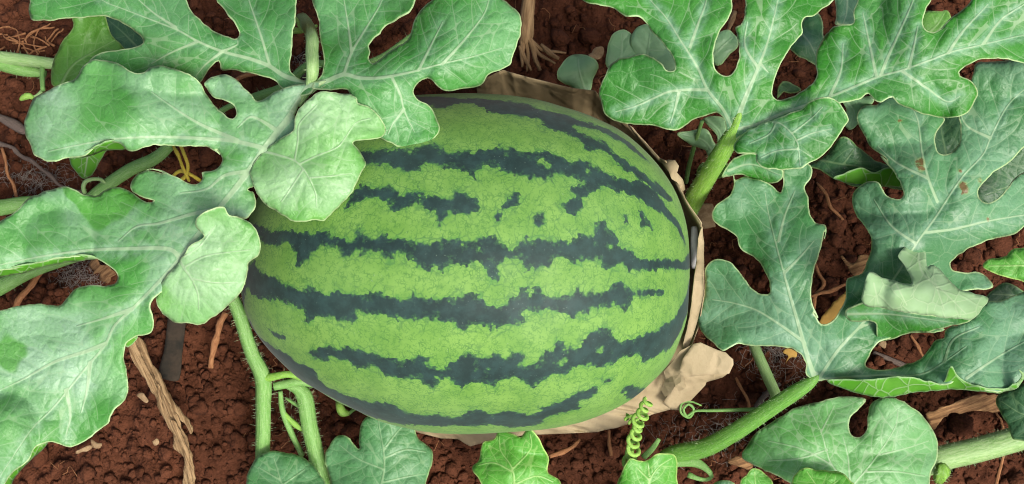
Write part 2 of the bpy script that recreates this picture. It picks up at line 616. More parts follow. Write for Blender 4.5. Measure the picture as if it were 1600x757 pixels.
    zz = zz - 0.0012 * relief * np.exp(-ed / 5)
    if lift is not None:
        zz = np.maximum(zz, lift(q))
    SURF[seed] = (q, zz)
    w3 = P(q[:, 0], q[:, 1], zz)
    o = mesh_obj(name, w3, f, list(mats), parent, loc=loc)
    attr(o, 'vein', vd)
    attr(o, 'vein2', v2)
    attr(o, 'edge', ed)
    setuv(o, q * S * np.array([1, -1]) + seed * 0.37)
    if thick:
        md = o.modifiers.new('thickness', 'SOLIDIFY')
        md.thickness = thick
        md.offset = -1
        md.material_offset = len(mats) - 1
    return o


# ------------------------------------------------------------------ tubes: stems, roots, straws
def tube_geo(pts3, rad, sides=10, ribs=0.0, nrib=5, flat=1.0, capend=True):
    p = np.asarray(pts3, float)
    n = len(p)
    tg = np.gradient(p, axis=0)
    tg /= np.maximum(np.linalg.norm(tg, axis=1), 1e-9)[:, None]
    up = np.array([0, 0, 1.0])
    if abs(tg[0] @ up) > 0.9:
        up = np.array([0, 1.0, 0])
    V, uv = [], []
    ln = 0
    x = np.cross(tg[0], up)
    x /= np.linalg.norm(x)
    for i in range(n):
        x = x - tg[i] * (x @ tg[i])
        x /= np.linalg.norm(x)
        y = np.cross(x, tg[i])
        if i:
            ln += np.linalg.norm(p[i] - p[i - 1])
        th = np.arange(sides) * 2 * math.pi / sides
        rr = rad[i] * (1 + ribs * np.cos(th * nrib))
        V.append(p[i] + (rr * np.cos(th))[:, None] * x + (rr * np.sin(th) * flat)[:, None] * y)
        uv += [(ln * 10, k / sides) for k in range(sides)]
    V = np.vstack(V)
    F = []
    for i in range(n - 1):
        for k in range(sides):
            k2 = (k + 1) % sides
            F.append((i * sides + k, i * sides + k2, (i + 1) * sides + k2, (i + 1) * sides + k))
    F.append(tuple(range(sides))[::-1])
    F.append(tuple(range((n - 1) * sides, n * sides)))
    return V, F, np.array(uv)


def hair_geo(pts3, rad, n, ln, rnd, up=0.2):
    """thin three-sided hairs around a stem"""
    V, F = [], []
    p = np.asarray(pts3, float)
    for _ in range(n):
        t = rnd.uniform(0, len(p) - 1.01)
        i = int(t)
        q = p[i] + (p[i + 1] - p[i]) * (t - i)
        tg = p[i + 1] - p[i]
        tg = tg / max(np.linalg.norm(tg), 1e-9)
        r = np.array([rnd.gauss(0, 1), rnd.gauss(0, 1), rnd.gauss(0, 1)])
        r -= tg * (r @ tg)
        r /= max(np.linalg.norm(r), 1e-9)
        b = q + r * rad[i] * 0.95
        L = ln * rnd.uniform(0.5, 1.2)
        tip = b + r * L + tg * L * rnd.uniform(-0.4, 0.4) + np.array([0, 0, up * L])
        s = np.cross(r, tg) * 0.00007
        k = len(V)
        V += [b + s, b - s, b + tg * 0.00015, tip]
        F += [(k, k + 1, k + 3), (k + 1, k + 2, k + 3), (k + 2, k, k + 3)]
    return np.array(V), F


def stem(name, path, parent=None, mat=None, hairs=0, hl=0.003, ribs=0.05, sides=14, step=6, loc=None, jit=0.0, seed=1, flat=1.0, surf=None):
    """path rows: px, py, z cm, width px; z = -1: sunk into the sheet surf"""
    tp = T(path)
    for r_ in tp:
        if surf is not None and r_[2] == -1:
            r_[2] = zon(surf, r_[0], r_[1]) - r_[3] * S * 100 * 0.36
    c = crom(tp, False, step)
    p3 = P(c[:, 0], c[:, 1], c[:, 2] / 100)
    dep = (p3 - CAM) @ VD
    rad = np.maximum(c[:, 3], 0.6) / 2 * TH / 800 * dep
    if jit:
        k = np.arange(len(p3)) * step / 20.0
        p3 = p3 + np.stack([vnoise(k, k * 0, seed), vnoise(k, k * 0 + 5, seed), vnoise(k, k * 0 + 9, seed)], -1) * jit
        rad = rad * (1 + 0.5 * vnoise(k * 1.7, k * 0, seed + 4))
    V, F, uv = tube_geo(p3, rad, sides, ribs, flat=flat)
    o = mesh_obj(name, V, F, mat or M_STEM, parent, loc=loc)
    setuv(o, uv)
    if hairs:
        hv, hf = hair_geo(p3, rad, hairs, hl, random.Random(seed + 50))
        hname = 'fine_hairs'
        ho = mesh_obj(hname, hv, hf, M_HAIR, o if (parent is not None and parent.parent is None) else (parent or o), smooth=False)
        ho['kind'] = 'stuff'
    return o


# ================================================================== GROUND
M_SOIL = NT('red_soil')
t = M_SOIL
co = t.coord('Object')
n1 = t.noise(co, 22, 5, 0.6)
n2 = t.noise(co, 260, 5, 0.65)
col = t.mix(t.ramp(n1, 0.35, 0.7), (0.047, 0.0158, 0.007), (0.092, 0.032, 0.0145))
col = t.mix(t.ramp(n2, 0.4, 0.75, 0, 0.5), col, (0.13, 0.046, 0.023))
col = t.mix(t.ramp(t.attr('tone'), 0.0, 1.0, 0.0, 0.5), col, (0.14, 0.052, 0.026))
vor = t.voro(co, 420, 'F1')
hh = t.math('ADD', t.math('MULTIPLY', n2, 1.2), t.math('MULTIPLY', vor, -0.6))
M_SOIL = t.bsdf(col, 0.92, 0.15, t.bump(hh, 0.0016, 0.9))


def soil_h(x, y):
    h = 0.014 * fbm(x / 0.11, y / 0.11, 3, 3) + 0.010 * fbm(x / 0.03, y / 0.03, 8, 3)
    h = h + 0.0035 * np.abs(fbm(x / 0.011, y / 0.011, 13, 2))
    return h - 0.004 - 0.012 * np.exp(-(((x + 0.03) / 0.12) ** 2 + ((y + 0.01) / 0.09) ** 2))


gs = np.arange(-0.60, 0.601, 0.0022)
outer = 0.60 * 1.25 ** np.arange(1, 20)
gsx = np.concatenate([-outer[::-1], gs, outer])
gy0 = np.arange(-0.36, 0.361, 0.0022)
outy = 0.36 * 1.25 ** np.arange(1, 22)
gsy = np.concatenate([-outy[::-1], gy0, outy])
X, Y = np.meshgrid(gsx, gsy)
Zs = soil_h(X, Y)
ny_, nx_ = X.shape
idx = np.arange(nx_ * ny_).reshape(ny_, nx_)
F = np.stack([idx[:-1, :-1], idx[:-1, 1:], idx[1:, 1:], idx[1:, :-1]], -1).reshape(-1, 4)
g = mesh_obj('ground', np.stack([X.ravel(), Y.ravel(), Zs.ravel()], -1), F, M_SOIL)
attr(g, 'tone', np.clip(0.35 + 1.2 * fbm(X.ravel() / 0.008, Y.ravel() / 0.008, 44, 2), 0, 1))
g['kind'] = 'structure'
g['label'] = 'crumbly reddish brown soil of the field'


def ico(level):
    import bmesh
    bm = bmesh.new()
    bmesh.ops.create_icosphere(bm, subdivisions=level, radius=1)
    v = np.array([x.co[:] for x in bm.verts])
    f = np.array([[x.index for x in fc.verts] for fc in bm.faces])
    bm.free()
    return v, f


def clods(n, rmin, rmax, power, level, xr, yr):
    v0, f0 = ico(level)
    tm = []
    for i in range(32):
        ph = i * 3.7
        nz = 1 + 0.6 * vnoise(v0[:, 0] * 1.3 + ph, v0[:, 1] * 1.3 + v0[:, 2] * 1.9, i) + 0.45 * vnoise(v0[:, 0] * 2.9 + ph, v0[:, 2] * 2.9 - v0[:, 1] * 2, i + 7)
        tm.append(v0 * nz[:, None])
    tm = np.array(tm)
    x, y = RNG.uniform(*xr, n), RNG.uniform(*yr, n)
    r = rmin * (rmax / rmin) ** (RNG.random(n) ** power)
    sc = r[:, None] * RNG.uniform(0.7, 1.25, (n, 3)) * np.array([1, 1, 0.8])
    a = RNG.uniform(0, 6.283, n)
    vv = tm[RNG.integers(0, 32, n)] * sc[:, None]
    ca, sa = np.cos(a)[:, None], np.sin(a)[:, None]
    zz = soil_h(x, y) + sc[:, 2] * RNG.uniform(0.25, 0.95, n)
    vv = np.stack([vv[..., 0] * ca - vv[..., 1] * sa + x[:, None], vv[..., 0] * sa + vv[..., 1] * ca + y[:, None], vv[..., 2] + zz[:, None]], -1)
    F = f0[None] + (np.arange(n) * len(v0))[:, None, None]
    return vv.reshape(-1, 3), F.reshape(-1, 3), np.repeat(RNG.random(n), len(v0))


parts = [clods(1500, 0.0026, 0.0075, 2.2, 3, (-0.47, 0.47), (-0.25, 0.25)), clods(10000, 0.0012, 0.0040, 1.5, 2, (-0.45, 0.45), (-0.23, 0.23)),
         clods(16000, 0.0005, 0.0013, 1.2, 1, (-0.43, 0.43), (-0.22, 0.22)), clods(1200, 0.003, 0.011, 1.8, 1, (-0.8, 0.8), (-0.5, 0.5))]
VV, FF, TT, k = [], [], [], 0
for v_, f_, t_ in parts:
    VV.append(v_)
    FF.append(f_ + k)
    TT.append(t_)
    k += len(v_)
cl = mesh_obj('soil_crumbs', np.vstack(VV), np.vstack(FF), M_SOIL)
attr(cl, 'tone', np.concatenate(TT))
tag(cl, 'loose crumbs and clods of red soil lying all over the ground', 'soil crumbs', kind='stuff')

# ================================================================== WATERMELON
MC = (728.0, 412.0)
SIL = T('F:653,148 715,146 772,147 829,153 870,163 911,176 948,190 981,211 1009.5,235 1034,264 1054.5,297 1069,333 1075,370 1078,413 '
        '1077,462 1071,503 1061,540 1044,568 1024,595 995,620 962.5,640 926,656 885,667 844,673 782,677 725,679 680,677 647,673 606,662.5 565,648 532,630 '
        '495,613 462,589 430,560 405,531.5 389,503 378,470 375,430 380,375 398,318 430,262 480,210 540,172 595,155')
sil = crom(SIL, True, 6)
sth = np.arctan2(-(sil[:, 1] - MC[1]), sil[:, 0] - MC[0])
srad = np.hypot(sil[:, 0] - MC[0], sil[:, 1] - MC[1])
od = np.argsort(sth)
sth, srad = sth[od], srad[od]
MA, MB_, MCZ, MZ = 352 * S, 267 * S, 0.104, 0.100
nl, nph = 360, 620
lam = (np.linspace(-0.5, 0.5, nl) * math.pi)[1:-1]
phi = np.arange(nph) / nph * 2 * math.pi
LA, PH = np.meshgrid(lam, phi, indexing='ij')
LA = np.concatenate([LA.ravel(), [-math.pi / 2, math.pi / 2]])
PH = np.concatenate([PH.ravel(), [0, 0]])
un = np.stack([np.sin(LA), -np.cos(LA) * np.sin(PH), np.cos(LA) * np.cos(PH)], -1)
bx, by = un[:, 0] * MA, un[:, 1] * MB_
th = np.arctan2(by, bx)
c0 = P(MC[0], MC[1], MZ)
ratio = np.ones(len(th))
for it in range(5):
    mv = np.stack([c0[0] + bx * ratio, c0[1] + by * ratio, MZ + un[:, 2] * MCZ], -1)
    q = proj(mv)
    pth = np.arctan2(-(q[:, 1] - MC[1]), q[:, 0] - MC[0])
    pr = np.hypot(q[:, 0] - MC[0], q[:, 1] - MC[1])
    bins = 180
    bi = ((pth + math.pi) / (2 * math.pi) * bins).astype(int) % bins
    mxr = np.zeros(bins)
    np.maximum.at(mxr, bi, pr)
    bc = (np.arange(bins) + 0.5) / bins * 2 * math.pi - math.pi
    want = np.interp(bc, sth, srad, period=2 * math.pi)
    corr = want / np.maximum(mxr, 1)
    kr = np.ones(9) / 9
    corr = np.convolve(np.concatenate([corr[-4:], corr, corr[:4]]), kr, 'valid')
    ratio = ratio * np.interp(th, bc, corr, period=2 * math.pi)
mv = np.stack([c0[0] + bx * ratio, c0[1] + by * ratio, MZ + un[:, 2] * MCZ], -1)
mq = proj(mv)
idg = np.arange((nl - 2) * nph).reshape(nl - 2, nph)
MF = np.stack([idg[:-1], np.roll(idg[:-1], -1, 1), np.roll(idg[1:], -1, 1), idg[1:]], -1).reshape(-1, 4)
faces = [tuple(x) for x in MF.tolist()]
pA, pB = (nl - 2) * nph, (nl - 2) * nph + 1
faces += [(pA, int(idg[0, (k + 1) % nph]), int(idg[0, k])) for k in range(nph)]
faces += [(pB, int(idg[-1, k]), int(idg[-1, (k + 1) % nph])) for k in range(nph)]

# dark stripes, traced, in the rind's own (along, around) coordinates
DARK = [
    't:60,122 130,126 200,125 280,130 360,135 450,140 540,155 600,176 660,186 720,206 780,226 840,246 900,276 960,322 1010,372 960,335 900,292 830,257 760,236 '
    '718,236 742,256 800,285 850,302 880,340 930,375 980,410 1020,440 1060,470 1100,520 1060,500 1000,450 950,412 900,382 880,352 830,322 770,312 750,282 690,257 620,237 '
    '600,207 520,192 440,182 400,172 350,152 280,147 230,162 200,162 130,150 60,145',
    't:-110,345 -20,325 60,325 130,325 190,300 215,325 280,337 340,330 420,325 440,315 490,320 540,340 600,330 660,345 700,370 760,365 820,400 880,430 950,450 1000,455 '
    '1050,500 1090,560 1130,620 1150,690 1120,625 1080,580 1040,550 1000,525 950,500 890,480 840,460 780,490 755,505 760,530 735,565 700,540 735,500 730,470 775,465 770,445 '
    '700,415 660,410 615,432 580,425 540,410 470,405 450,380 400,370 370,390 340,425 330,400 290,385 220,380 160,365 130,400 60,395 0,375 -60,365 -120,370',
    't:-130,500 -85,470 -40,478 0,470 60,490 110,490 150,510 210,505 250,520 290,485 330,505 365,545 300,550 240,565 205,600 200,560 150,530 80,530 40,548 20,520 -40,505 -90,515 -150,540',
    't:470,520 510,492 518,515 480,545 440,592 432,580 462,550', 't:585,582 605,570 612,590 600,614 590,600',
    'n:762,228 776,235 785,270 825,310 815,320 785,290 770,320 762,290', 'n:692,250 700,255 703,300 697,306',
    'h:60,275 90,290 130,300 160,320 250,325 340,335 420,335 480,350 545,370 570,340 575,305 585,345 620,360 700,350 750,375 830,390 900,400 1000,375 1050,400 n:0,385 60,365 '
    '110,370 150,412 200,412 260,375 330,370 400,385 440,385 470,350 540,350 575,310 600,278 620,320 660,350 665,390 720,420 760,455 800,465 860,455 910,460 985,472 985,492 '
    '900,495 830,500 770,500 715,500 690,470 650,487 600,482 570,450 480,467 440,445 370,445 320,480 250,487 240,445 190,440 150,460 90,460 100,490 115,512 95,552 75,542 65,490 '
    '40,465 0,470 h:1060,480 990,465 960,490 890,500 850,470 800,440 740,420 720,452 680,415 610,415 550,427 480,405 430,385 380,410 340,450 295,478 295,420 260,370 230,370 210,382 150,370 90,325 60,310',
    'h:105,460 120,505 180,540 250,582 330,602 360,590 400,617 480,622 520,610 600,632 660,610 720,642 800,647 850,630 920,652 1000,652 1090,630 1150,652 v:190,245 230,257 270,242 310,217 '
    '340,188 360,217 395,178 420,202 500,217 560,190 620,202 680,175 720,155 740,185 800,183 870,185 870,192 780,197 750,212 755,242 700,240 640,245 570,270 540,277 500,270 400,255 340,270 325,305 260,315 235,332 200,315 '
    '130,322 90,327 50,302 0,290 u:770,287 700,285 660,297 600,275 520,265 475,270 465,302 420,302 380,287 320,280 295,305 285,262 220,230 140,210 90,202 70,172 50,160 60,120 75,85',
    'u:305,428 350,403 400,410 470,410 540,435 600,450 660,462 740,455 760,482 810,487 870,455 920,423 950,452 1000,440 1060,447 1100,435 v:338,477 400,472 420,430 460,422 470,383 500,417 550,400 590,360 660,338 690,377 750,377 '
    '820,350 870,320 920,290 950,245 968,200 968,240 950,300 930,345 900,395 860,422 800,452 780,425 720,435 660,472 600,470 540,470 490,502 440,507 390,542 370,547 310,520 240,532 220,562 200,530 150,530 '
    '100,547 40,520 0,520 u:770,552 745,547 720,520 670,515 620,512 580,500 540,465 510,470 485,487 450,460 400,440 330,442',
    'u:70,290 105,352 136,380 200,418 250,460 320,490 330,520 380,560 450,590 520,610 600,620 650,642 700,662 780,657 850,672 900,660 940,643 1000,662 1060,650 1150,662 1200,640 v:400,636 430,632 500,602 560,574 612,556 596,590 545,610 545,636 '
    '470,655 430,668 380,697 300,704 240,700 u:1000,692 940,700 880,698 800,702 720,698 640,690 560,670 500,648 420,606 340,566 280,536 200,466 130,396 75,316',
    'u:150,335 165,345 205,362 200,368 160,352', 'v:715,560 770,548 800,560 760,590 730,592', 'v:640,515 665,528 655,535',
    'v:915,300 960,195 972,130 975,160 960,240 925,320',
]
LIGHT = [('t:600,368', 9), ('t:622,378', 7), ('t:780,408', 6), ('v:480,462', 9), ('v:632,412', 7), ('n:570,372', 4), ('n:630,400', 5), ('v:680,425', 4), ('u:940,490', 2.5), ('u:980,487', 2.5), ('v:170,35', 4), ('t:470,345', 5), ('t:560,352', 4)]
frontm = np.where(un[:, 2] > -0.15)[0]
ac, ar = LA * MA * 1.05, np.arctan2(np.sin(PH), np.cos(PH)) * MB_
co2 = np.stack([ac, ar], -1)


def rind(pts):
    """photo pixels -> (along, around) of the nearest rind vertex facing the camera"""
    fq = mq[frontm]
    out = []
    for p in pts:
        dd = ((fq - p) ** 2).sum(1)
        best = frontm[np.argpartition(dd, 6)[:6]]
        # of the nearest few take the one highest up (the visible one)
        b = best[np.argmax(un[best, 2])]
        out.append(co2[b])
    return np.array(out)


sdist = np.full(len(un), 0.05)
for kd, txt in enumerate(DARK):
    poly = rind(crom(T(txt), True, 5))
    lo, hi = poly.min(0) - 0.02, poly.max(0) + 0.02
    sel = np.where(((co2 > lo) & (co2 < hi)).all(1))[0]
    if not len(sel):
        continue
    dd = polydist(co2[sel], poly)
    ins = inside(co2[sel], poly)
    # small islands keep their traced size
    sdist[sel] = np.minimum(sdist[sel], np.where(ins, -dd, dd) + (0.0009 if kd in (3, 4, 5, 6, 11, 12) else 0))
# the side turned to the ground: stripes run on from pole to pole
for k, deg in enumerate((97, 124, 152, 180, 208, 236, 263)):
    a0 = R(deg) + 0.09 * vnoise(LA * 2.2, LA * 0 + k, 70) * 2
    dphi = np.abs(np.arctan2(np.sin(PH - a0), np.cos(PH - a0))) * MB_ * np.cos(LA)
    wd = (0.0075 + 0.006 * vnoise(LA * 6, LA * 0 + k * 3, 72)) * np.cos(LA) ** 0.5
    sdist = np.minimum(sdist, np.where(np.cos(PH) < 0.12, dphi - wd, 0.05))
for txt, r_ in LIGHT:
    c = rind(T(txt))[0]
    sdist = np.maximum(sdist, r_ * S * 0.8 - np.hypot(*(co2 - c).T))
sdist = np.clip(sdist / S, -40, 40)

t = NT('watermelon_rind')
co = t.coord('Object')
wc = t.warp(co, 120, 0.004)
f1 = t.voro(wc, 150, 'F1')
f2 = t.voro(t.warp(co, 300, 0.0015), 420, 'F1')
nz = t.noise(co, 210, 5, 0.62)
nzl = t.noise(co, 70, 3, 0.5)
sdp = t.attr('stripe')
fld = t.math('ADD', sdp, t.math('MULTIPLY', t.math('SUBTRACT', 0.45, f1), 11.0))
fld = t.math('ADD', fld, t.math('MULTIPLY', t.math('SUBTRACT', 0.42, f2), 7.5))
fld = t.math('ADD', fld, t.math('MULTIPLY', t.math('SUBTRACT', nz, 0.5), 13.0))
fld = t.math('ADD', fld, -1.0)
edgew = t.math('MULTIPLY_ADD', t.ramp(t.noise(co, 55, 2), 0.4, 0.65), 2.2, 0.8)
lightm = t.ramp(t.math('DIVIDE', fld, edgew), -0.9, 1.0)
# light ground: yellow-green with a fine dark net
lg = t.mix(t.ramp(nzl, 0.3, 0.7), (0.125, 0.285, 0.042), (0.172, 0.345, 0.062))
cells = t.voro(t.warp(co, 260, 0.003), 330, 'DISTANCE_TO_EDGE')
cells2 = t.voro(t.warp(co, 260, 0.003), 700, 'DISTANCE_TO_EDGE')
netm = t.math('MULTIPLY', t.ramp(cells, 0.10, 0.0), t.ramp(t.noise(co, 190, 3), 0.42, 0.62))
dash = t.math('MULTIPLY', t.ramp(cells2, 0.16, 0.02), t.ramp(t.noise(co, 420, 3), 0.46, 0.6))
netm = t.math('MAXIMUM', t.math('MULTIPLY', netm, 0.72), t.math('MULTIPLY', dash, 0.6))
lg = t.mix(netm, lg, (0.035, 0.15, 0.022))
wc3 = t.warp(t.warp(co, 90, 0.008), 420, 0.0022)
cell3 = t.voro(wc3, 125, 'DISTANCE_TO_EDGE')
crk = t.math('MULTIPLY', t.ramp(cell3, 0.075, 0.01), t.math('MAXIMUM', t.ramp(fld, 18.0, 3.0, 0.0, 0.62), t.ramp(t.noise(co, 90, 3), 0.56, 0.7, 0, 0.45)))
lg = t.mix(crk, lg, (0.035, 0.13, 0.035))
# a rim of mid green where the light ground frays into the dark
rimc = t.ramp(fld, 7.0, 0.5, 0.0, 0.7)
lg = t.mix(t.math('MULTIPLY', rimc, t.ramp(nz, 0.35, 0.65)), lg, (0.075, 0.24, 0.04))
dk = t.mix(t.ramp(t.noise(co, 130, 5, 0.65), 0.35, 0.7), (0.0065, 0.023, 0.021), (0.016, 0.047, 0.043))
fr = t.math('MULTIPLY', t.ramp(t.math('ADD', fld, t.math('MULTIPLY', t.math('SUBTRACT', t.noise(co, 520, 4, 0.7), 0.5), 26.0)), -7.0, 5.0), 0.62)
dk = t.mix(fr, dk, (0.05, 0.17, 0.04))
colm = t.mix(lightm, dk, lg)
# waxy bloom, dust specks
bl = t.ramp(t.noise(co, 14, 3), 0.25, 0.8, 0.01, 0.07)
colm = t.mix(bl, colm, (0.27, 0.42, 0.34))
spk = t.math('MULTIPLY', t.ramp(t.noise(co, 800, 2), 0.70, 0.76), 0.35)
colm = t.mix(spk, colm, (0.3, 0.4, 0.3))
hgt = t.math('ADD', t.math('MULTIPLY', t.noise(co, 40, 3), 1.0), t.math('MULTIPLY', nz, 0.25))
M_RIND = t.bsdf(colm, t.ramp(t.noise(co, 60, 4), 0.3, 0.7, 0.55, 0.68), 0.27, t.bump(hgt, 0.0008, 0.5), sheen=0.08)
melon = mesh_obj('watermelon', mv, faces, M_RIND, loc=(c0[0], c0[1], 0.0))
attr(melon, 'stripe', sdist)
tag(melon, 'large oval striped green watermelon lying in brown paper in the middle of the plants', 'watermelon')


def melon_top(q):
    """height of the rind plus a gap, for leaves that lie over it"""
    dx, dy = (q[:, 0] - MC[0]) / 362, (q[:, 1] - MC[1]) / 274
    return np.where(dx ** 2 + dy ** 2 < 1, MZ + MCZ * np.sqrt(np.clip(1 - dx ** 2 - dy ** 2, 0, 1)) + 0.006, -1)

# ================================================================== PAPER WRAP
t = NT('kraft_paper')
co = t.coord('Object')
n1 = t.noise(co, 30, 4)
fib = t.noise(t.vmath('MULTIPLY', co, (1.0, 0.35, 1.0)), 900, 3, 0.7)
col = t.mix(t.ramp(n1, 0.3, 0.7), (0.36, 0.29, 0.165), (0.48, 0.395, 0.24))
col = t.mix(t.ramp(fib, 0.4, 0.8, 0, 0.3), col, (0.33, 0.24, 0.13))
stn = t.ramp(t.noise(t.warp(co, 30, 0.03), 18, 4), 0.58, 0.75, 0, 0.45)
col = t.mix(stn, col, (0.2, 0.13, 0.065))
crs = t.voro(t.warp(co, 40, 0.02), 38, 'DISTANCE_TO_EDGE')
col = t.mix(t.math('MULTIPLY', t.attr('shade_damp'), 0.75), col, (0.17, 0.115, 0.05))  # painted shade of the upper inner wall, together with its wetness
hg = t.math('ADD', t.ramp(crs, 0.0, 0.2), t.math('MULTIPLY', t.noise(co, 120, 4), 0.8))
M_PAPER = t.bsdf(col, 0.75, 0.25, t.bump(hg, 0.0013, 0.6), (0.4, 0.28, 0.14), 0.12)

wrap = empty('paper_wrap', tuple(P(900, 560, 0.0)), 'torn brown kraft paper bag cradling the striped melon', 'paper wrap')
# rows: outer rim (px,py,z), lip next to the rind (px,py,z)
ST = [((745, 128, 5.0), (745, 160, 4.0)), ((764, 120, 6.5), (770, 160, 4.5)), ((786, 110, 7.5), (795, 165, 4.5)), ((825, 121, 7.8), (825, 172, 4.5)), ((862, 131, 8.0), (862, 182, 4.5)),
      ((900, 139, 8.0), (895, 192, 4.5)), ((930, 143, 8.0), (922, 200, 4.5)), ((956, 178, 8.2), (940, 210, 5.0)), ((985, 197, 8.5), (965, 225, 5.5)), ((1012, 228, 8.8), (990, 250, 6)),
      ((1033, 252, 9.0), (1015, 275, 6.2)), ((1056, 272, 9.2), (1035, 300, 6.5)), ((1071, 310, 9.6), (1052, 330, 7)), ((1096, 352, 10.0), (1066, 362, 6)),
      ((1099, 400, 9.5), (1066, 405, 5)), ((1100, 462, 9), (1067, 455, 5)), ((1091, 512, 8), (1060, 500, 5)), ((1080, 542, 7), (1050, 535, 5)), ((1086, 575, 5), (1036, 560, 5)),
      ((1104, 593, 3.6), (1020, 583, 4.8)), ((1075, 620, 2.8), (1000, 605, 4.6)), ((1047, 640, 2.4), (975, 622, 4.4)), ((1026, 646, 2.4), (955, 632, 4.2)), ((1000, 655, 2.6), (930, 645, 4)),
      ((965, 668, 2.6), (905, 652, 3.8)), ((934, 675, 2.4), (880, 658, 3.6)), ((880, 677, 2.2), (850, 664, 3.4)), ((820, 680, 2.0), (800, 668, 3.2)), ((760, 690, 1.6), (750, 668, 3)),
      ((735, 697, 1.4), (720, 668, 2.8)), ((715, 686, 1.4), (700, 668, 2.8)), ((690, 685, 1.4), (670, 665, 2.6)), ((655, 676, 1.6), (640, 660, 2.6)), ((630, 668, 1.6), (615, 650, 2.4))]
ro = crom(np.array([a for a, b in ST], float), False, 7)
tt = np.linspace(0, 1, len(ro))
ri0 = crom(np.array([b for a, b in ST], float), False, 7)
ri = np.stack([np.interp(tt, np.linspace(0, 1, len(ri0)), ri0[:, k]) for k in range(3)], -1)
# sample both on the same station parameter
par = []
for i in range(len(ST) - 1):
    par += list(i + np.arange(12) / 12)
par = np.array(par + [len(ST) - 1])


def stat(arr):
    c = np.array(arr, float)
    return np.stack([np.interp(par, np.arange(len(c)), c[:, k]) for k in range(3)], -1)


ro, ri = stat([a for a, b in ST]), stat([b for a, b in ST])
ctr = np.array([MC[0], MC[1]])
rb = ri.copy()
rb[:, :2] = ctr + (ri[:, :2] - ctr) * 0.80
rb[:, 2] = 0.4
V = []
NR = 14
for k in range(NR + 1):
    s_ = k / NR
    if s_ < 0.6:
        u_ = s_ / 0.6
        row = ro * (1 - u_) + ri * u_
        row[:, 2] -= 1.2 * math.sin(u_ * math.pi) * np.clip((ro[:, 2] - 3) / 5, 0, 1)
    else:
        u_ = (s_ - 0.6) / 0.4
        row = ri * (1 - u_) + rb * u_
    x_, y_ = row[:, 0], row[:, 1]
    amp = 0.25 + 0.75 * (1 - s_)
    z_ = row[:, 2] / 100 + amp * (0.0045 * (0.3 - np.abs(vnoise(par * 1.9, par * 0 + s_ * 1.1, 93))) * 2 + 0.006 * fbm(par / 1.7, par * 0 + s_ * 3.0, 91, 2) + 0.003 * np.abs(vnoise(par * 2.3 + s_ * 2, par * 0 + s_ * 4, 95)))
    V.append(P(x_ + 3 * vnoise(par * 1.4, par * 0 + s_ * 2, 97) * amp * (0.4 if k == 0 else 1), y_ + 3 * vnoise(par * 1.3, par * 0 + s_ * 2, 98) * amp * (0.4 if k == 0 else 1), np.maximum(z_, 0.002)))
V = np.array(V)
n_ = V.shape[1]
idx = np.arange((NR + 1) * n_).reshape(NR + 1, n_)
F = np.stack([idx[:-1, :-1], idx[1:, :-1], idx[1:, 1:], idx[:-1, 1:]], -1).reshape(-1, 4)
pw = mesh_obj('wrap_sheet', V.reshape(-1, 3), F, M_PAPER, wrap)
shade_damp = np.interp(par, [0, 7, 11, 14, 40], [1, 1, 0.8, 0, 0])[None, :] * np.linspace(0.75, 1.0, NR + 1)[:, None]  # upper wall coloured darker to stand for shade as well as wet paper
attr(pw, 'shade_damp', shade_damp.ravel())
md = pw.modifiers.new('thickness', 'SOLIDIFY')
md.thickness, md.offset = 0.0006, 0


def paper(name, outline, z, seed, wave=1.0, parent=wrap, mat=None, thick=0.0006, sp=5):
    o = make_sheet(name, outline, z, (), (mat or M_PAPER,), parent, sp, wave, False, seed, thick, 0.25, 0.0, 0.15, lin=True)
    if sp > 8:
        o.data.polygons.foreach_set('use_smooth', [False] * len(o.data.polygons))
    return o


paper('folded_flap', 'v:928,500 945,440 985,386 1012,380 1060,402 1108,418 1136,445 1137,466 1122,498 1040,503 945,514',
      'v:985,386,9.0 1137,460,9.2 940,512,7.9', 301, 0.02)
paper('folded_flap', 'v:945,506 1040,500 1120,496 1098,513 1035,530 1030,545 940,640 900,636 868,612 905,560 925,520',
      'v:945,508,6.7 1120,496,7.2 905,620,4.2', 302, 0.06)
paper('crumpled_tuck', 'v:872,490 905,455 935,412 985,386 958,430 940,475 932,502 952,520 955,552 930,568 915,545 900,575 876,588 862,560 880,520',
      'v:872,490,6.4 935,412,8.2 985,386,9.0 940,475,7.2 952,530,7.2 930,568,6.0 915,545,6.8 876,588,5 880,520,5.6', 306, 1.0, sp=11)
paper('rim_fold', 'v:1004,-20 1012,-45 1020,-62 1026,0 1024,120 1020,215 1000,300 985,350 965,400 945,412 942,400 955,350 972,280 982,200 990,130 1000,60',
      'v:1004,-20,10.2 1020,-62,10.8 1024,120,10.0 1020,215,9.6 985,350,8.6 942,405,8.0 990,130,10.8 955,350,8.8', 303, 0.15)
paper('rim_fold', 't:930,232 945,244 1050,362 1075,372 1110,420 1118,450 1150,520 1212,612 1205,625 1180,590 1130,500 1085,430 1045,378 985,310',
      't:930,235,9.2 1050,362,10.2 1110,420,10.4 1150,520,10.6 1212,615,11 1130,500,9.4 985,310,9', 304, 0.6)
paper('torn_tab', 't:1060,375 1085,366 1110,368 1125,390 1118,415 1140,440 1150,480 1140,490 1118,452 1098,440 1085,410', 't:1060,375,9.9 1110,368,10.8 1140,440,9.6 1145,488,8.6 1098,440,10.4', 305, 1.5)

# ================================================================== VINES
GV = 'watermelon vines round the fruit'

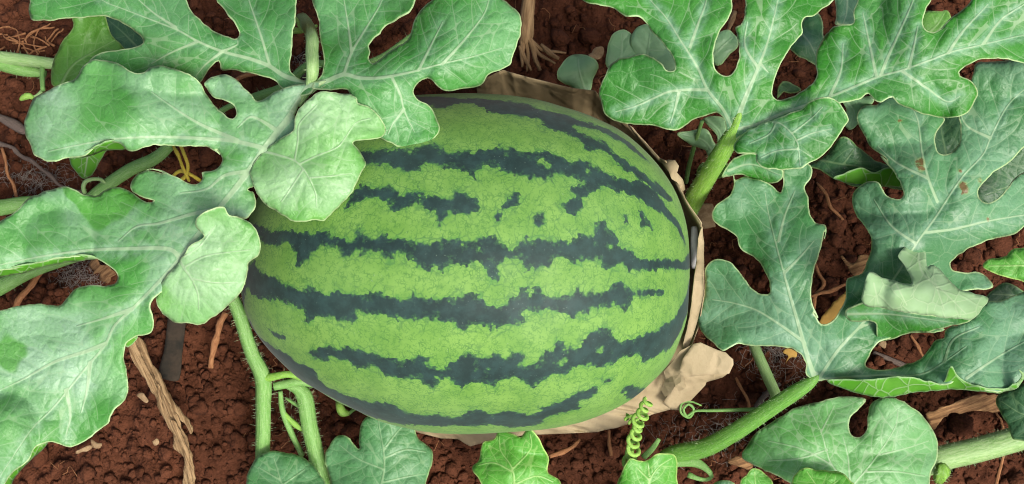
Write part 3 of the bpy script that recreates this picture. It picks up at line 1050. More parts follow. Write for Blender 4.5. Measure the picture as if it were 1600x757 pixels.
# ---- left vine with the large lobed leaf
v1 = empty('watermelon_vine', tuple(P(300, 215, 0.0)), 'vine at left carrying the largest deeply lobed blue green leaf', 'vine', GV)
stem('stem', 'F:-80,80,2,20 0,90,2.6,20 60,97,3,18 100,104,3.2,17 180,140,2.8,16 270,190,2.6,16', v1, M_STEMP, 160, 0.0025, seed=3)
stem('stem', 'F:-90,66,1.4,26 0,98,2.2,24 40,110,2.2,20 72,116,2.0,10', v1, M_STEM, 120, 0.003, seed=4)
stem('stem', 'F:66,104,3,8 66,124,3.5,8 67,142,3.8,7', v1, M_STEM, 12, 0.002, seed=5)
stem('stem', 'F:110,340,1.0,20 165,292,1.6,20 205,265,1.9,20 245,246,2.2,19 300,195,2.6,12 345,174,2.6,9 362,165,2.6,9 400,152,3,14 445,136,3,15 480,104,3.2,13 520,100,3.2,12 580,98,3,12 640,62,3,14 700,10,3,14', v1, M_STEM, 260, 0.003, seed=6)
stem('stem', 'F:-60,330,1.6,26 0,325,2,25 40,318,2,22 110,315,1.6,18', v1, M_STEM, 40, 0.003, seed=7)
stem('stem', 'F:-60,480,1.6,26 0,449,2,25 48,424,2,22 120,400,1.6,18', v1, M_STEM, 40, 0.003, seed=8)
lf = make_sheet('leaf', 'o:840,50 p:700,405 640,438 590,460 560,430 520,390 480,355 440,338 390,345 345,380 351,398 374,432 402,448 452,462 482,488 492,522 477,540 430,515 390,475 352,424 326,378 290,345 '
                '250,325 200,310 150,296 105,305 70,330 30,330 a:560,300 520,283 460,270 420,270 370,310 345,355 300,378 240,400 190,425 150,450 125,510 107,560 120,620 140,665 150,700 240,738 310,720 375,712 430,672 '
                '490,645 540,652 590,688 650,675 710,662 800,667 900,670 960,678 1000,705 o:345,362 370,410 350,440 320,455 285,458 275,465 280,490 260,512 220,515 180,495 130,470 80,448 20,450 e:740,62 680,45 640,55 600,95 '
                '592,125 620,160 660,175 700,186 690,192 640,178 590,137 530,123 480,135 440,165 380,155 340,135 290,120 240,130 180,150 120,180 80,225 40,255 0,280 -120,350 -160,450 -120,550 0,508 60,500 120,486 200,467 280,450 380,440 '
                '450,455 510,490 535,530 520,565 480,572 400,570 340,590 300,630 275,660 200,657 120,660 50,672 0,690 -150,740 f:-170,200 -180,700 -80,860 0,820 30,740 60,700 130,645 160,592 215,565 270,578 325,590 400,555 440,520 490,480 '
                '510,430 575,360 582,260 565,180 578,120 620,90 690,70 705,20 e:700,720 682,670 690,640 800,560 900,450 950,330 1060,260 1120,268 1150,235 1163,185 1150,145 1130,135 o:540,520 560,460 595,400 665,310 700,270 704,238 706,192 740,140 790,100 840,70 p:870,400',
                'F:485,132,19.2 400,250,19.3 320,350,19.2 200,480,19.0 50,680,18.5 -20,780,18 250,180,18.9 200,205,19.0 120,120,17.8 60,200,17.6 100,243,17.9 200,233,18.4 340,140,18.4 250,345,18.9 100,305,17.6 0,390,18.2 60,412,18.1 130,395,18.3 230,268,18 390,325,18.7 '
                '150,462,18.5 20,500,17.4 215,520,18.6 190,600,17.6 100,692,17.4',
                ['p:835,378 760,500 650,640 o:560,362 490,460 420,550 370,610 e:900,340 800,470 700,580 600,680 520,757 f:480,120 380,240 240,410 150,500 80,600 0,720 -60,800',
                 'o:545,350 o:420,322 300,312 a:780,625 540,632 350,662 220,690', 'e:812,440 780,410 560,405 400,412 200,438 0,478 -60,490', 'e:980,225 870,248 720,290 620,305 540,370', 'o:620,275 540,225 500,212 440,262',
                 'f:480,118 400,150 250,200 100,282 0,330', 'f:410,205 395,330 370,430', 'a:1080,640 900,560 760,470 690,420', 'f:300,330 320,440 300,540', 'e:600,680 480,720 350,757', 'o:490,460 380,480 300,540 180,560'],
                (M_BIG, M_UND), v1, 5.0, 1.1, True, 1, vw=15)
for k_, (ol_, z_) in enumerate((('a:370,715 400,688 440,663 490,643 545,642 572,680 520,687 470,692 430,708', 'a:370,715,17.4 545,650,17.6 470,692,16.8'),
                                ('e:-60,545 -60,520 0,500 120,478 200,460 280,444 380,434 445,448 380,458 300,468 200,487 100,517 0,536', 'e:-60,530,17.4 200,460,17.9 445,450,18.0 200,487,17.0 0,536,16.6'),
                                ('f:10,790 15,750 60,690 130,635 160,585 218,562 190,602 140,648 110,682 60,742 40,800', 'f:10,790,17.4 130,640,17.1 218,562,17.1 110,682,16.4 40,800,16.6'),
                                ('f:552,75 620,68 628,92 600,122 578,134 562,110', 'f:552,75,17.6 620,80,17.4 580,130,17'))):
    make_sheet('curled_edge', ol_, z_, (), (M_CURL,), lf, 4, 0.3, False, 401 + k_, 0.0004, 0.6, 0, 0.3)
lf['label'] = 'largest leaf, pale blue green with deep rounded lobes, reaching out of the frame at lower left'
o = make_sheet('leaf_lobe', 'a:134,-120 134,0 140,90 200,97 300,88 400,78 470,78 540,100 600,135 645,170 650,195 620,212 560,222 490,232 440,245 412,268 400,300 520,350 640,390 780,400 880,393 p:330,377 355,345 375,315 410,285 420,320 470,322 550,335 '
               '620,352 670,372 700,402 760,440 840,420 845,372 790,360 748,335 745,200 765,60 768,0 790,-120 600,-140 440,-120 405,0 440,50 480,100 503,150 495,172 460,170 400,145 330,95 290,50 265,0 230,-120 0,-150',
               'F:485,137,19.1 60,20,15 60,-30,14.6 150,30,15.6 170,85,14.6 300,100,16.3 300,130,15 260,50,16.6 330,-10,15.6 400,-20,15.4 440,30,17 380,75,17.2 455,100,17.6',
               ['p:835,375 720,350 640,300 560,270 430,235 320,190 230,140 130,100 0,50 a:480,10 420,-30', 'p:645,300 610,180 570,60 550,0 540,-60', 'a:900,190 780,240 690,290', 'a:1010,235 930,300 890,350', 'a:800,125 700,60 620,-10', 'p:430,235 500,200 500,185'],
               (M_TOP, M_UND), lf, 5, 0.9, True, 2, vw=10)
o = make_sheet('leaf_lobe', 'b:255,398 290,352 303,320 305,240 290,170 285,90 255,0 235,-120 480,-150 760,-120 725,0 700,50 640,90 600,115 555,160 515,210 520,235 515,270 530,288 560,275 620,225 700,170 715,110 745,50 800,0 860,-80 1060,-90 1125,0 1180,40 '
               '1205,75 1190,200 1165,265 1155,295 1055,345 1025,388 940,405 860,415 815,385 780,360 735,385 715,420 735,455 790,480 820,530 835,590 810,630 765,668 690,678 640,665 580,635 510,600 450,540 430,480 420,412 330,410',
               'F:488,135,19.1 540,115,19.3 600,120,20 680,95,20.6 780,50,19.4 800,90,18.6 700,135,19.6 655,232,18.9 640,190,18.9 580,190,18.8 685,190,18.6 510,20,16.6 560,-20,16.6 640,-10,17.2 590,85,18.4 700,-10,19',
               ['b:255,385 320,370 400,340 470,355 560,355 700,330 850,290 980,260 1120,220', 'b:400,338 435,240 500,130 560,30 590,-40', 'b:620,355 660,440 672,500 720,600', 'b:740,320 800,200 850,100', 'b:850,290 950,180 1040,60 1060,0', 'b:435,240 420,120 400,0', 'b:672,500 620,570 600,610'],
               (M_TOP, M_UND), lf, 5, 0.8, True, 3, vw=10, lift=melon_top)
o = make_sheet('leaf_lobe', 'o:700,262 703,210 740,160 780,120 830,98 900,105 960,110 985,130 985,148 1040,165 1090,215 1115,270 1100,305 1040,320 965,330 1000,370 1022,430 1000,470 970,540 920,600 870,650 830,688 780,682 700,687 630,650 560,605 530,560 505,500 '
               '498,450 530,400 570,360 620,320 680,285',
               'o:560,375,19.4 530,420,19.3 650,305,19.7 700,240,20.1 740,160,20.5 830,100,20.6 985,140,20.2 1110,270,19.4 965,330,20.2 1020,430,19.8 830,685,19.2 700,685,19.3 505,500,19.9 530,560,19.7 720,420,20.0 860,300,20.5 860,480,20.3 600,520,19.9',
               ['o:560,370 620,385 700,412 740,450 770,500 795,560 800,620', 'o:720,428 800,390 900,345 980,240 1040,220', 'o:700,410 715,320 720,250 800,160', 'o:740,450 680,540 640,600', 'o:770,490 880,480 960,470'],
               (M_LOBE, M_UND), lf, 5, 0.7, True, 4, vw=5, lift=melon_top)
o = make_sheet('leaf_lobe', 'e:885,290 910,250 960,225 1020,215 1045,250 1090,260 1130,280 1165,320 1187,380 1175,430 1130,470 1130,500 1110,570 1080,625 1030,675 970,715 910,750 850,742 790,740 740,700 710,650 710,600 745,540 790,500 830,440 870,390 930,347 905,320',
               'e:820,450,20.1 740,550,19.9 870,390,20.3 930,347,20.5 905,320,21.0 885,290,21.4 960,225,21.8 1020,215,21.4 980,300,20.6 1130,280,20.8 1187,380,20.4 1110,570,19.6 910,750,18.8 740,700,18.8 710,620,19.2 950,520,20.6 1050,400,20.8',
               ['e:815,450 835,490 870,540 900,610 905,680', 'e:835,490 930,440 1050,420 1140,410', 'e:820,450 900,400 980,300', 'e:870,540 980,560 1080,560'],
               (M_LOBE, M_UND), lf, 5, 0.7, True, 5, vw=5, lift=melon_top)
stem('petiole', 'F:472,30,4,20 482,42,12,20 487,58,16.8,20 487,85,18.4,20 488,108,19.2,20 486,128,-1,17 478,146,-1,13 466,165,18.5,8', lf, M_STEMP, 160, 0.002, ribs=0.07, seed=9, surf=1)
o = make_sheet('leaf', 'a:330,80 333,130 290,175 265,220 240,290 232,350 245,392 350,370 450,320 580,245 555,205 515,165 488,100 470,60 400,40', 'a:250,380,7 240,290,6.5 335,95,9 520,180,7.5 450,300,8.5', ['a:270,400 330,300 420,240 530,180'], (M_BACK, M_UND), v1, 5, 0.8, True, 6)
o['label'] = 'plain yellow green leaf half hidden behind the upper left lobes'
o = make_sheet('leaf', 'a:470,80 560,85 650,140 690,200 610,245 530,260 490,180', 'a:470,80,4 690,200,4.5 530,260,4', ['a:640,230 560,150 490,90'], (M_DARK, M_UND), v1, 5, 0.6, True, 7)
o = make_sheet('leaf', 'F:100,225 135,215 170,225 158,250 146,270 132,281 118,268 108,250', 'F:135,215,13 100,225,12 132,281,9', ['F:140,215 136,250 132,276'], (M_CURL, M_UND), v1, 4, 0.5, True, 8)
stem('petiole', 'F:132,225,11.5,7 120,180,7,8 90,110,3.2,8', o, M_STEM, 0, seed=10)

stem('tendril', 'F:175,283,1.8,5 164,286,2,5 158,281,2.2,6 146,280,2.4,6 134,284,2.6,7 130,292,2.4,7 132,302,2,7', v1, M_STEMP, 20, 0.002, step=3, sides=8, seed=11)
stem('bud', 'F:32,156,3.6,5 38,152,3.8,9 46,150,3.9,10 52,154,3.8,5', v1, M_TEND, 0, step=2, sides=8, seed=12, ribs=0.15)
stem('stem', 'F:66,142,3.6,6 56,150,3.7,4 46,152,3.8,4', v1, M_STEMP, 0, step=2, sides=8, seed=13)

# ---- the vine bearing the fruit
v2 = empty('watermelon_vine', tuple(P(412, 640, 0.0)), 'vine with pale green hairy stems whose short stalk bears the melon', 'vine', GV)
stem('stem', 'F:340,430,9,20 367,473,8.5,21 394,552,7.5,22 411,590,7,25 412,634,6,23 411,717,4.5,22 410,800,3.5,22', v2, M_STEM, 420, 0.004, ribs=0.09, seed=12)
stem('stem', 'F:448,600,6,14 465,606,5.8,20 475,618,5.5,24 483,662,4.8,24 494,710,4,24 512,790,3.2,24', v2, M_STEM, 300, 0.004, ribs=0.09, seed=13)
stem('fruit_stalk', 'F:412,592,7,15 430,588,7.4,12 452,585,7.6,11 475,590,7.4,13', v2, M_STEMY, 30, 0.002, seed=14)
stem('fruit_stalk', 'F:428,604,6.6,13 448,600,6.6,14 470,596,6.6,14 490,600,6.4,12', v2, M_STEM, 30, 0.002, seed=15)
stem('side_shoot', 'F:438,612,6,7 441,640,5,9 452,670,4.2,10 462,692,3.6,9 472,712,3,9', v2, M_STEM, 60, 0.004, seed=16)
stem('side_shoot', 'F:440,640,5,5 452,655,4.6,8 462,664,4.4,10 472,672,4.2,6', v2, M_STEMY, 30, 0.003, seed=17)
stem('side_shoot', 'F:478,640,4.6,8 462,632,4.6,6 446,622,4.6,4', v2, M_STEM, 50, 0.004, seed=18)
o = make_sheet('leaf', 'g:10,790 15,745 30,690 60,640 120,610 180,612 250,625 310,660 350,710 380,770 340,860 40,860', 'g:30,690,6 150,610,6 350,710,6 200,800,6.6', ['g:200,860 170,740 140,640', 'g:180,760 280,690', 'g:170,740 70,680'], (M_LOW, M_UND), v2, 5, 0.8, True, 9)
o = make_sheet('leaf', 'g:375,640 390,580 430,535 470,535 500,570 527,595 525,540 550,462 620,440 690,442 720,478 770,480 800,550 860,600 865,650 830,757 800,860 450,860 400,757', 'g:375,640,5 450,540,5.4 620,445,6.5 770,480,6.2 860,620,5.6 620,700,7 830,800,6 400,800,6',
               ['g:600,860 640,700 640,620 620,500 615,460', 'g:640,690 520,640 440,580', 'g:640,640 740,600 830,610', 'g:630,750 760,720 830,710', 'g:640,600 700,520 730,490'], (M_LOW, M_UND), v2, 5, 1.3, True, 10)
stem('petiole', 'F:586,800,5.6,8 560,830,4,9 520,850,2,10', o, M_STEM, 0, seed=19)

# ---- vine at upper right
v3 = empty('watermelon_vine', tuple(P(1080, 320, 0.0)), 'vine at upper right with broad fresh green leaf on a bright hairy stalk', 'vine', GV)
lf = make_sheet('leaf', 'c:280,-90 320,0 390,25 460,40 515,75 575,75 605,105 640,150 690,200 735,270 742,315 710,322 680,290 640,260 590,243 540,255 480,270 445,300 420,350 397,410 405,470 430,525 480,550 550,570 620,570 735,592 790,570 830,545 880,530 940,518 965,545 975,600 1000,640 1050,615 '
                '1130,620 1223,600 d:200,560 330,500 395,468 470,455 515,430 545,460 570,468 600,450 625,447 650,475 690,490 740,515 800,530 870,540 930,535 970,515 1000,465 1015,425 1000,385 970,360 935,345 930,330 960,305 1000,280 1050,268 1130,268 1223,290 1340,300 1360,120 1300,-60 1050,-120 985,0 '
                '950,35 890,85 850,125 810,147 780,140 765,100 775,50 805,0 830,-110 600,-140 470,-110 465,0 450,50 445,105 385,112 340,135 310,175 285,215 275,290 280,340 255,385 200,420 150,447 100,458 80,440 85,390 110,310 140,250 180,195 215,150 222,85 270,75 310,35 355,5 430,-110 200,-160 c:1050,-130 1060,0 1060,60 1045,105 '
                '1018,125 1030,200 1030,260 1015,320 975,347 940,330 918,290 920,220 945,140 985,85 1003,40 1000,0 980,-120 600,-160',
                'F:1147,205,15 1080,90,16.4 1000,30,15.6 930,0,15 950,130,14.8 990,95,15.8 1050,195,14.8 1190,50,17 1200,-30,16.4 1130,-10,15.8 1300,150,17.2 1450,90,18 1600,40,17 1500,178,16 1340,20,15.6 1530,140,16.6 1420,170,16.6 1290,70,16',
                ['c:1012,585 1060,450 1120,310 1170,170 1210,0 1230,-80', 'c:1002,585 960,500 890,410 840,300 770,190 700,80 630,0 600,-60', 'c:890,410 800,410 710,420 640,450 560,485 470,510', 'c:810,215 850,100 880,20 890,-40', 'c:1030,588 d:0,570 130,515 230,480 330,445 440,400 560,350 670,320 780,280 900,235 1030,205 1223,160 1300,150',
                 'd:570,345 600,270 650,160 720,0 740,-60', 'd:340,440 390,320 400,200', 'd:550,340 520,200 490,60', 'd:1040,198 1120,90 1223,20', 'd:670,325 780,400 880,465 930,440', 'd:700,310 720,220 740,120', 'c:1120,310 1060,210 1070,100', 'c:1130,290 d:60,330', 'd:880,240 940,150 1060,20', 'c:760,415 740,500 720,560'],
                (M_RT, M_CURL), v3, 5, 1.0, True, 21, vw=11)
lf['label'] = 'fresh green leaf with wide lobes and white veins at top right'
o = make_sheet('leaf_lobe', 'r:425,300 440,260 470,225 540,192 640,152 735,118 760,92 800,72 850,65 900,85 930,125 948,165 920,210 890,260 850,310 780,360 730,390 650,395 560,385 530,355 528,320 480,325 445,322',
               'F:1150,205,15.4 1200,190,16.6 1250,170,17.6 1262,158,18.4 1300,155,18.8 1322,185,18.2 1300,230,17.4 1230,263,16.6 1160,238,15.8 1240,205,17.6', ['r:470,220 620,178 690,230 715,270 725,340 728,375', 'r:710,262 780,230 870,210', 'r:620,178 590,230 500,275', 'r:720,300 620,310 550,340', 'r:690,230 780,160 830,110'],
               (M_RT, M_CURL), lf, 5, 0.5, True, 22, vw=5)
stem('petiole', 'F:1062,350,4,32 1080,318,6,31 1105,275,9.5,29 1128,238,13,28 1143,212,-1,24 1149,198,-1,16 1156,178,-1,10 1162,160,14.6,6', lf, M_STEMY, 600, 0.0022, ribs=0.08, seed=22, surf=21)
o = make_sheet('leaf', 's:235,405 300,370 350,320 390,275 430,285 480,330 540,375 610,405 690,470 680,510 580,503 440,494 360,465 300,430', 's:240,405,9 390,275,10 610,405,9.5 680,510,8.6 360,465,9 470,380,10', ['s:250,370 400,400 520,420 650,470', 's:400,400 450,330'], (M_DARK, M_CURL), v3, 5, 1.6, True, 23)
o2 = make_sheet('curled_edge', 's:355,460 400,447 480,415 540,438 620,416 680,500 580,498 440,492 385,474', 's:355,460,10.6 480,415,11 540,438,10.8 620,418,11 680,500,9.4 440,492,9.4', (), (M_CURL,), o, 4, 0.5, False, 24)
o = make_sheet('leaf', 'r:370,425 400,370 430,340 520,322 560,340 650,395 650,435 610,460 520,445 460,420 400,428', 'r:380,420,10.4 430,340,11.2 520,325,11.6 650,400,11 600,455,9.6 480,420,10', ['r:400,400 500,370 640,420'], (M_RT, M_UNDP), v3, 4, 0.9, True, 25)
o = make_sheet('leaf', 'r:260,390 290,365 330,360 370,350 400,370 380,420 340,440 300,450 265,440', 'r:260,390,4 400,370,6 340,440,4', (), (M_BACK, M_UND), v3, 4, 1.2, False, 26)
o = make_sheet('leaf', 'd:150,200 190,165 225,85 280,60 305,100 310,160 325,200 295,310 230,272 190,252', 'd:150,200,8.4 280,60,9 295,310,8 230,200,9.2', ['d:200,140 250,200 290,290'], (M_RM, M_UND), v3, 5, 1.2, True, 27)
o = make_sheet('leaf', 'd:365,-60 470,-60 470,60 450,120 400,115 368,112 370,40', 'd:365,-60,8 470,0,8 370,110,9', ['d:420,-60 415,60 400,110'], (M_RM, M_UND), v3, 5, 0.8, True, 28)
o = make_sheet('leaf', 'd:760,60 830,47 850,50 868,45 892,80 880,130 830,180 760,170', 'd:760,60,6 890,80,6 830,180,6.4', ['d:770,170 830,110 860,60'], (M_BACK, M_UND), v3, 4, 0.8, True, 29)
o = make_sheet('leaf', 'd:390,440 470,440 540,450 500,520 460,570 430,590 405,560 415,500', 'd:390,440,12 540,450,13 430,590,11', ['d:400,450 450,510 440,570'], (M_WEED, M_UND), v3, 4, 0.8, True, 30)
o = make_sheet('leaf', 'd:100,450 130,420 160,430 210,410 170,380 125,372 105,400', 'd:100,450,4 160,380,4.6 200,420,4', (), (M_DARK, M_UND), v3, 4, 0.8, False, 31)

# ---- vine at right
v4 = empty('watermelon_vine', tuple(P(1060, 705, 0.0)), 'vine at right with grey green leaf, one lobe folded over pale', 'vine', GV)
lf = make_sheet('leaf', 'j:760,260 755,215 730,165 690,140 600,130 500,125 440,120 400,140 380,152 330,110 280,60 l:262,757 285,690 297,600 300,520 340,480 400,490 450,535 500,600 550,640 588,638 590,590 560,520 520,475 460,430 440,380 400,350 340,315 325,275 345,235 410,190 430,140 425,95 r:430,440 480,430 590,460 640,500 655,440 '
                '660,375 775,375 775,430 750,480 765,520 775,600 800,635 845,650 840,710 l:842,355 830,400 810,470 790,540 780,620 785,690 810,750 q:265,435 300,485 340,480 370,455 400,400 415,350 415,285 440,268 480,260 510,210 528,140 520,80 490,30 m:470,300 445,240 445,180 480,140 520,125 560,135 580,170 610,200 660,210 675,190 '
                '660,140 620,70 570,10 s:600,380 560,345 520,320 510,290 480,240 460,190 475,150 500,130 550,125 590,95 640,70 760,140 860,185 850,215 825,260 820,310 845,350 880,352 920,310 935,250 930,180 960,80 990,-20 F:1525,100 1570,95 1660,90 1660,190 s:1223,322 1180,370 1140,400 1080,440 1040,480 1018,520 1025,560 1060,575 '
                '1110,555 1150,510 1180,465 1223,435 1380,420 1380,600 m:1223,335 1190,362 1130,380 1050,400 980,430 920,470 890,500 900,530 950,540 1020,545 1070,580 1085,605 1050,620 990,620 q:945,338 800,400 760,460 865,512 700,530 590,555 545,590 510,640 500,675 530,690 600,690 680,670 740,650 790,600 830,555 860,550 870,510 '
                '920,490 980,465 1020,430 1060,380 1120,380 1223,335 1380,280 k:1380,200 1223,275 1190,310 1090,338 1030,325 960,300 920,272 890,300 800,300 600,288 400,284 330,282 275,285',
                'F:1271,593,10 1225,440,12 1130,350,10 1200,285,9.6 1265,278,9.4 1110,450,9 1100,510,8.8 1150,530,9.6 1290,360,11 1340,500,11.6 1440,395,13 1340,310,12 1350,180,12.4 1410,170,12 1470,270,13.4 1600,140,13.5 1440,195,12 1590,285,12.8 1560,345,12.6 1500,430,11 1545,447,10.5 1450,580,11.3 1590,560,12 1590,475,10.6 1440,525,10.4 1500,495,11.8 1400,270,13',
                ['q:275,742 240,640 200,500 140,290 l:600,340 580,250 570,180', 'l:630,400 660,280 705,170', 'q:225,570 100,480 0,420 l:420,680 330,665', 'q:285,740 380,600 500,470 650,250 740,110 820,0 m:940,110 1040,0 s:1070,280 1150,130 1223,60 1300,0', 'm:830,222 790,120 760,0 s:740,200 720,150', 'm:780,360 900,345 1050,310 1223,280 1300,270',
                 'k:285,280 550,262 760,255 860,200 960,130', 'k:960,275 1040,220 1150,150 1223,110', 'l:660,540 720,480 790,400', 'm:730,410 620,330 540,210', 'q:480,500 560,470', 'm:780,110 640,40 560,-30', 's:1070,280 960,220 920,130', 'k:860,200 900,100 1020,40'],
                (M_RM, M_CURL), v4, 5, 1.2, True, 41, vw=10)
lf['label'] = 'grey green many lobed leaf with insect bites on its long yellowish midrib'
qs = SURF[41][0]
bl = np.zeros(len(qs))
for bx_, by_, br_ in T('s:750,390,11 755,420,8 945,495,10 955,520,8 720,455,4 1020,470,5 930,430,4 s:780,545,4 660,200,4 m:1060,300,4'):
    bl = np.maximum(bl, 1.15 * np.exp(-((qs[:, 0] - bx_) ** 2 + (qs[:, 1] - by_) ** 2) / (br_ * 0.65) ** 2))
attr(lf, 'blight', bl)
o = make_sheet('folded_lobe', 'q:650,165 685,128 720,100 760,110 775,170 782,225 810,218 870,270 940,330 1000,345 1060,370 1030,420 990,460 900,460 780,445 700,435 600,415 490,390 495,310 525,245 580,275 640,290 710,300 692,240 665,195',
               'q:720,100,13.6 650,165,14.4 780,225,15 710,300,16 525,245,17.2 490,390,16.4 600,415,16 780,445,15.6 990,460,14.8 1060,370,13.6 870,270,15 640,340,17', ['q:740,120 760,250 850,330 960,440', 'q:640,300 690,400', 'q:820,300 860,420', 'q:540,300 560,390'], (M_UNDP, M_RT), lf, 4.5, 1.3, True, 42, vw=4)
o = make_sheet('folded_lobe', 'q:405,432 490,388 600,412 700,432 780,442 990,460 960,480 880,500 820,515 700,530 560,560 545,480 430,468',
               'q:405,432,14 490,388,16 700,435,15.4 990,460,14.4 850,510,11.8 560,555,10.8 430,468,13 600,470,13', ['q:420,440 600,440 760,460 900,480'], (M_RT, M_UND), lf, 4.5, 0.6, True, 43)
o = make_sheet('curled_edge', 'k:330,288 400,283 550,281 700,270 790,290 850,300 890,225 920,265 980,300 1040,318 1090,325 1150,318 1195,290 1215,265 1200,235 1225,260 1210,300 1170,330 1090,345 1020,335 900,325 780,335 700,342 620,358 540,362 470,345 400,318',
               'k:330,288,10.8 550,281,12.2 700,270,12.6 790,290,12.4 890,225,13.6 1040,318,13 1200,235,13.8 1210,300,12.6 1090,345,11.6 900,325,11.2 700,342,10.8 540,362,10.2 400,318,10.2', (), (M_CURL, M_RT), lf, 4, 0.3, False, 44)
stem('petiole', 'F:1040,716,2,28 1056,710,2.6,29 1100,700,3.8,28 1144,677,5.4,27 1206,636,7.6,25 1246,610,8.8,23 1265,598,-1,18 1277,587,-1,11 1288,574,9.6,6', lf, M_PET, 600, 0.0024, ribs=0.08, seed=42, surf=41)
stem('stem', 'F:1150,470,2,14 1179,542,3,16 1200,590,4,17 1216,626,5.4,17', v4, M_STEMP, 60, 0.002, seed=43)
stem('tendril', 'F:1195,640,6,7 1150,641,5.4,6 1110,642,4.8,5 1085,643,4.4,4 1073,650,4.2,4 1068,640,4.4,4 1076,632,4.6,4 1084,640,4.4,4 1077,653,4.2,3.5 1064,645,4.2,3.5 1066,630,4.4,3.5 1080,628,4.6,3 1096,634,4.6,2.5', v4, M_STEM, 0, step=3, sides=8, seed=44)
o = make_sheet('leaf', 'm:1035,510 1060,485 1140,470 1160,445 1223,430 1380,390 1380,640 1223,585 1150,565 1080,545', 'm:1035,510,12 1223,430,12.6 1223,585,12.4 1380,500,13', ['m:1380,500 1223,510 1060,512'], (M_YOUNG, M_UND), v4, 5, 0.7, True, 45)
o['label'] = 'bright fresh leaf tip poking in at the right edge'
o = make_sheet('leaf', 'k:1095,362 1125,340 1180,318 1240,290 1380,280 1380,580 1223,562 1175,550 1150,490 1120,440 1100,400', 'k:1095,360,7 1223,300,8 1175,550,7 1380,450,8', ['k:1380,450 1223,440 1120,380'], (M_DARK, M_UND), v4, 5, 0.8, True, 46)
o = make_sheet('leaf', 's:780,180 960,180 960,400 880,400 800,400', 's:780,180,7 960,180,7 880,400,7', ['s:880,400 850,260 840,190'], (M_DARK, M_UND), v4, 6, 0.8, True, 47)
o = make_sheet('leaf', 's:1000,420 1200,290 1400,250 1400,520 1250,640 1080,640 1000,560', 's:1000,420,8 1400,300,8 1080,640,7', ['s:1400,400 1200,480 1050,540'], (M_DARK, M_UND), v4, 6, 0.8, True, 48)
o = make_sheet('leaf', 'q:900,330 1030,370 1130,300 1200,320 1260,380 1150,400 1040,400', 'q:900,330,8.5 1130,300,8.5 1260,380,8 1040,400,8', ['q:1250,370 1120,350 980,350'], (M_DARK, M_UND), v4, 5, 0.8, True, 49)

# ---- vine at the lower right corner
v5 = empty('watermelon_vine', tuple(P(1530, 700, 0.0)), 'thick pale hairy vine in lower right corner with one wide notched leaf', 'vine', GV)
stem('stem', 'F:1380,752,2.4,36 1465,718,3,38 1530,702,3.4,38 1600,682,3.8,38 1700,650,4,38', v5, M_STEMP, 900, 0.003, ribs=0.06, seed=51)
lf = make_sheet('leaf', 'j:465,635 480,590 520,530 570,490 620,458 655,440 720,405 800,385 880,365 950,360 1025,372 990,420 955,460 948,500 965,535 1000,543 1030,510 1035,440 1058,390 1095,365 k:600,360 640,365 700,395 760,445 800,500 830,570 825,640 800,700 795,757 760,880 300,900 j:800,860 690,760 600,710 540,680 490,655',
                'F:1340,790,6.6 1280,680,7.6 1162,715,5.4 1230,650,6.6 1320,622,6 1330,680,6.8 1400,630,7.2 1440,660,6.6 1462,700,5.4 1390,730,7.2',
                ['k:470,860 430,760 350,670 300,520 240,400', 'k:440,770 560,620 640,490 650,420', 'k:560,625 700,590 790,560', 'k:350,670 220,600 60,560', 'k:300,520 360,400', 'k:430,740 420,620 400,540', 'k:500,700 640,700 770,720', 'k:330,600 200,640 60,650'], (M_JL, M_UND), v5, 5, 1.0, True, 51, vw=5)
stem('petiole', 'F:1338,800,6,12 1360,815,4,13 1400,790,2.6,14', lf, M_STEM, 0, seed=52)
make_sheet('leaf', 'j:685,800 690,757 705,720 750,680 800,690 860,695 930,710 960,740 985,770 980,830 700,840', 'j:690,757,8.6 750,680,8.4 960,740,8.6 830,800,9.2', ['j:840,850 800,760 760,700', 'j:820,800 900,740'], (M_YOUNG, M_UND), v5, 4, 0.8, True, 53)
make_sheet('leaf', 'j:440,800 450,757 480,715 520,685 560,705 600,740 606,770 600,830 450,830', 'j:440,790,6.6 520,685,6.8 606,770,6.6 520,830,7', ['j:520,840 525,760 520,700'], (M_YOUNG, M_UND), v5, 4, 0.7, True, 54)
make_sheet('leaf', 'j:320,790 345,748 390,742 430,757 440,800', 'j:320,790,4 390,742,4 440,800,4', (), (M_LOW, M_UND), v5, 4, 0.5, False, 55)
# young bud leaf by the thick vine
stem('bud', 'F:1466,752,4,14 1472,738,4.6,22 1470,725,4.8,10', v5, M_STEMY, 160, 0.003, seed=56, ribs=0.25)

# ---- shoot at the bottom, with two toothed leaves and a coiled tendril
v6 = empty('watermelon_vine', tuple(P(900, 790, 0.0)), 'young shoot at bottom centre with two toothed bright leaves and coiled tendril', 'vine', GV)
stem('stem', 'F:780,850,2,12 880,820,2.4,14 990,800,2.8,14 1100,790,3,14', v6, M_STEM, 0, seed=61)
lf = make_sheet('leaf', 'i:50,680 80,650 90,600 105,565 155,550 165,525 180,505 220,520 275,540 290,520 310,500 345,530 375,590 400,640 395,700 450,740 460,790 400,880 120,880 95,757', 'i:50,680,6.6 180,505,7.6 310,500,7.6 400,640,7 450,740,6.6 240,700,7.8 240,880,7', ['i:240,880 235,690 180,600 175,540', 'i:235,690 320,590 315,530', 'i:235,700 150,660 80,670', 'i:240,760 350,720 420,745'],
                (M_YOUNG, M_UND), v6, 4, 1.3, True, 61, serr=0.5)
stem('petiole', 'F:802,800,7,8 810,815,4.6,9 830,834,2.4,9', lf, M_STEM, 0, seed=62)
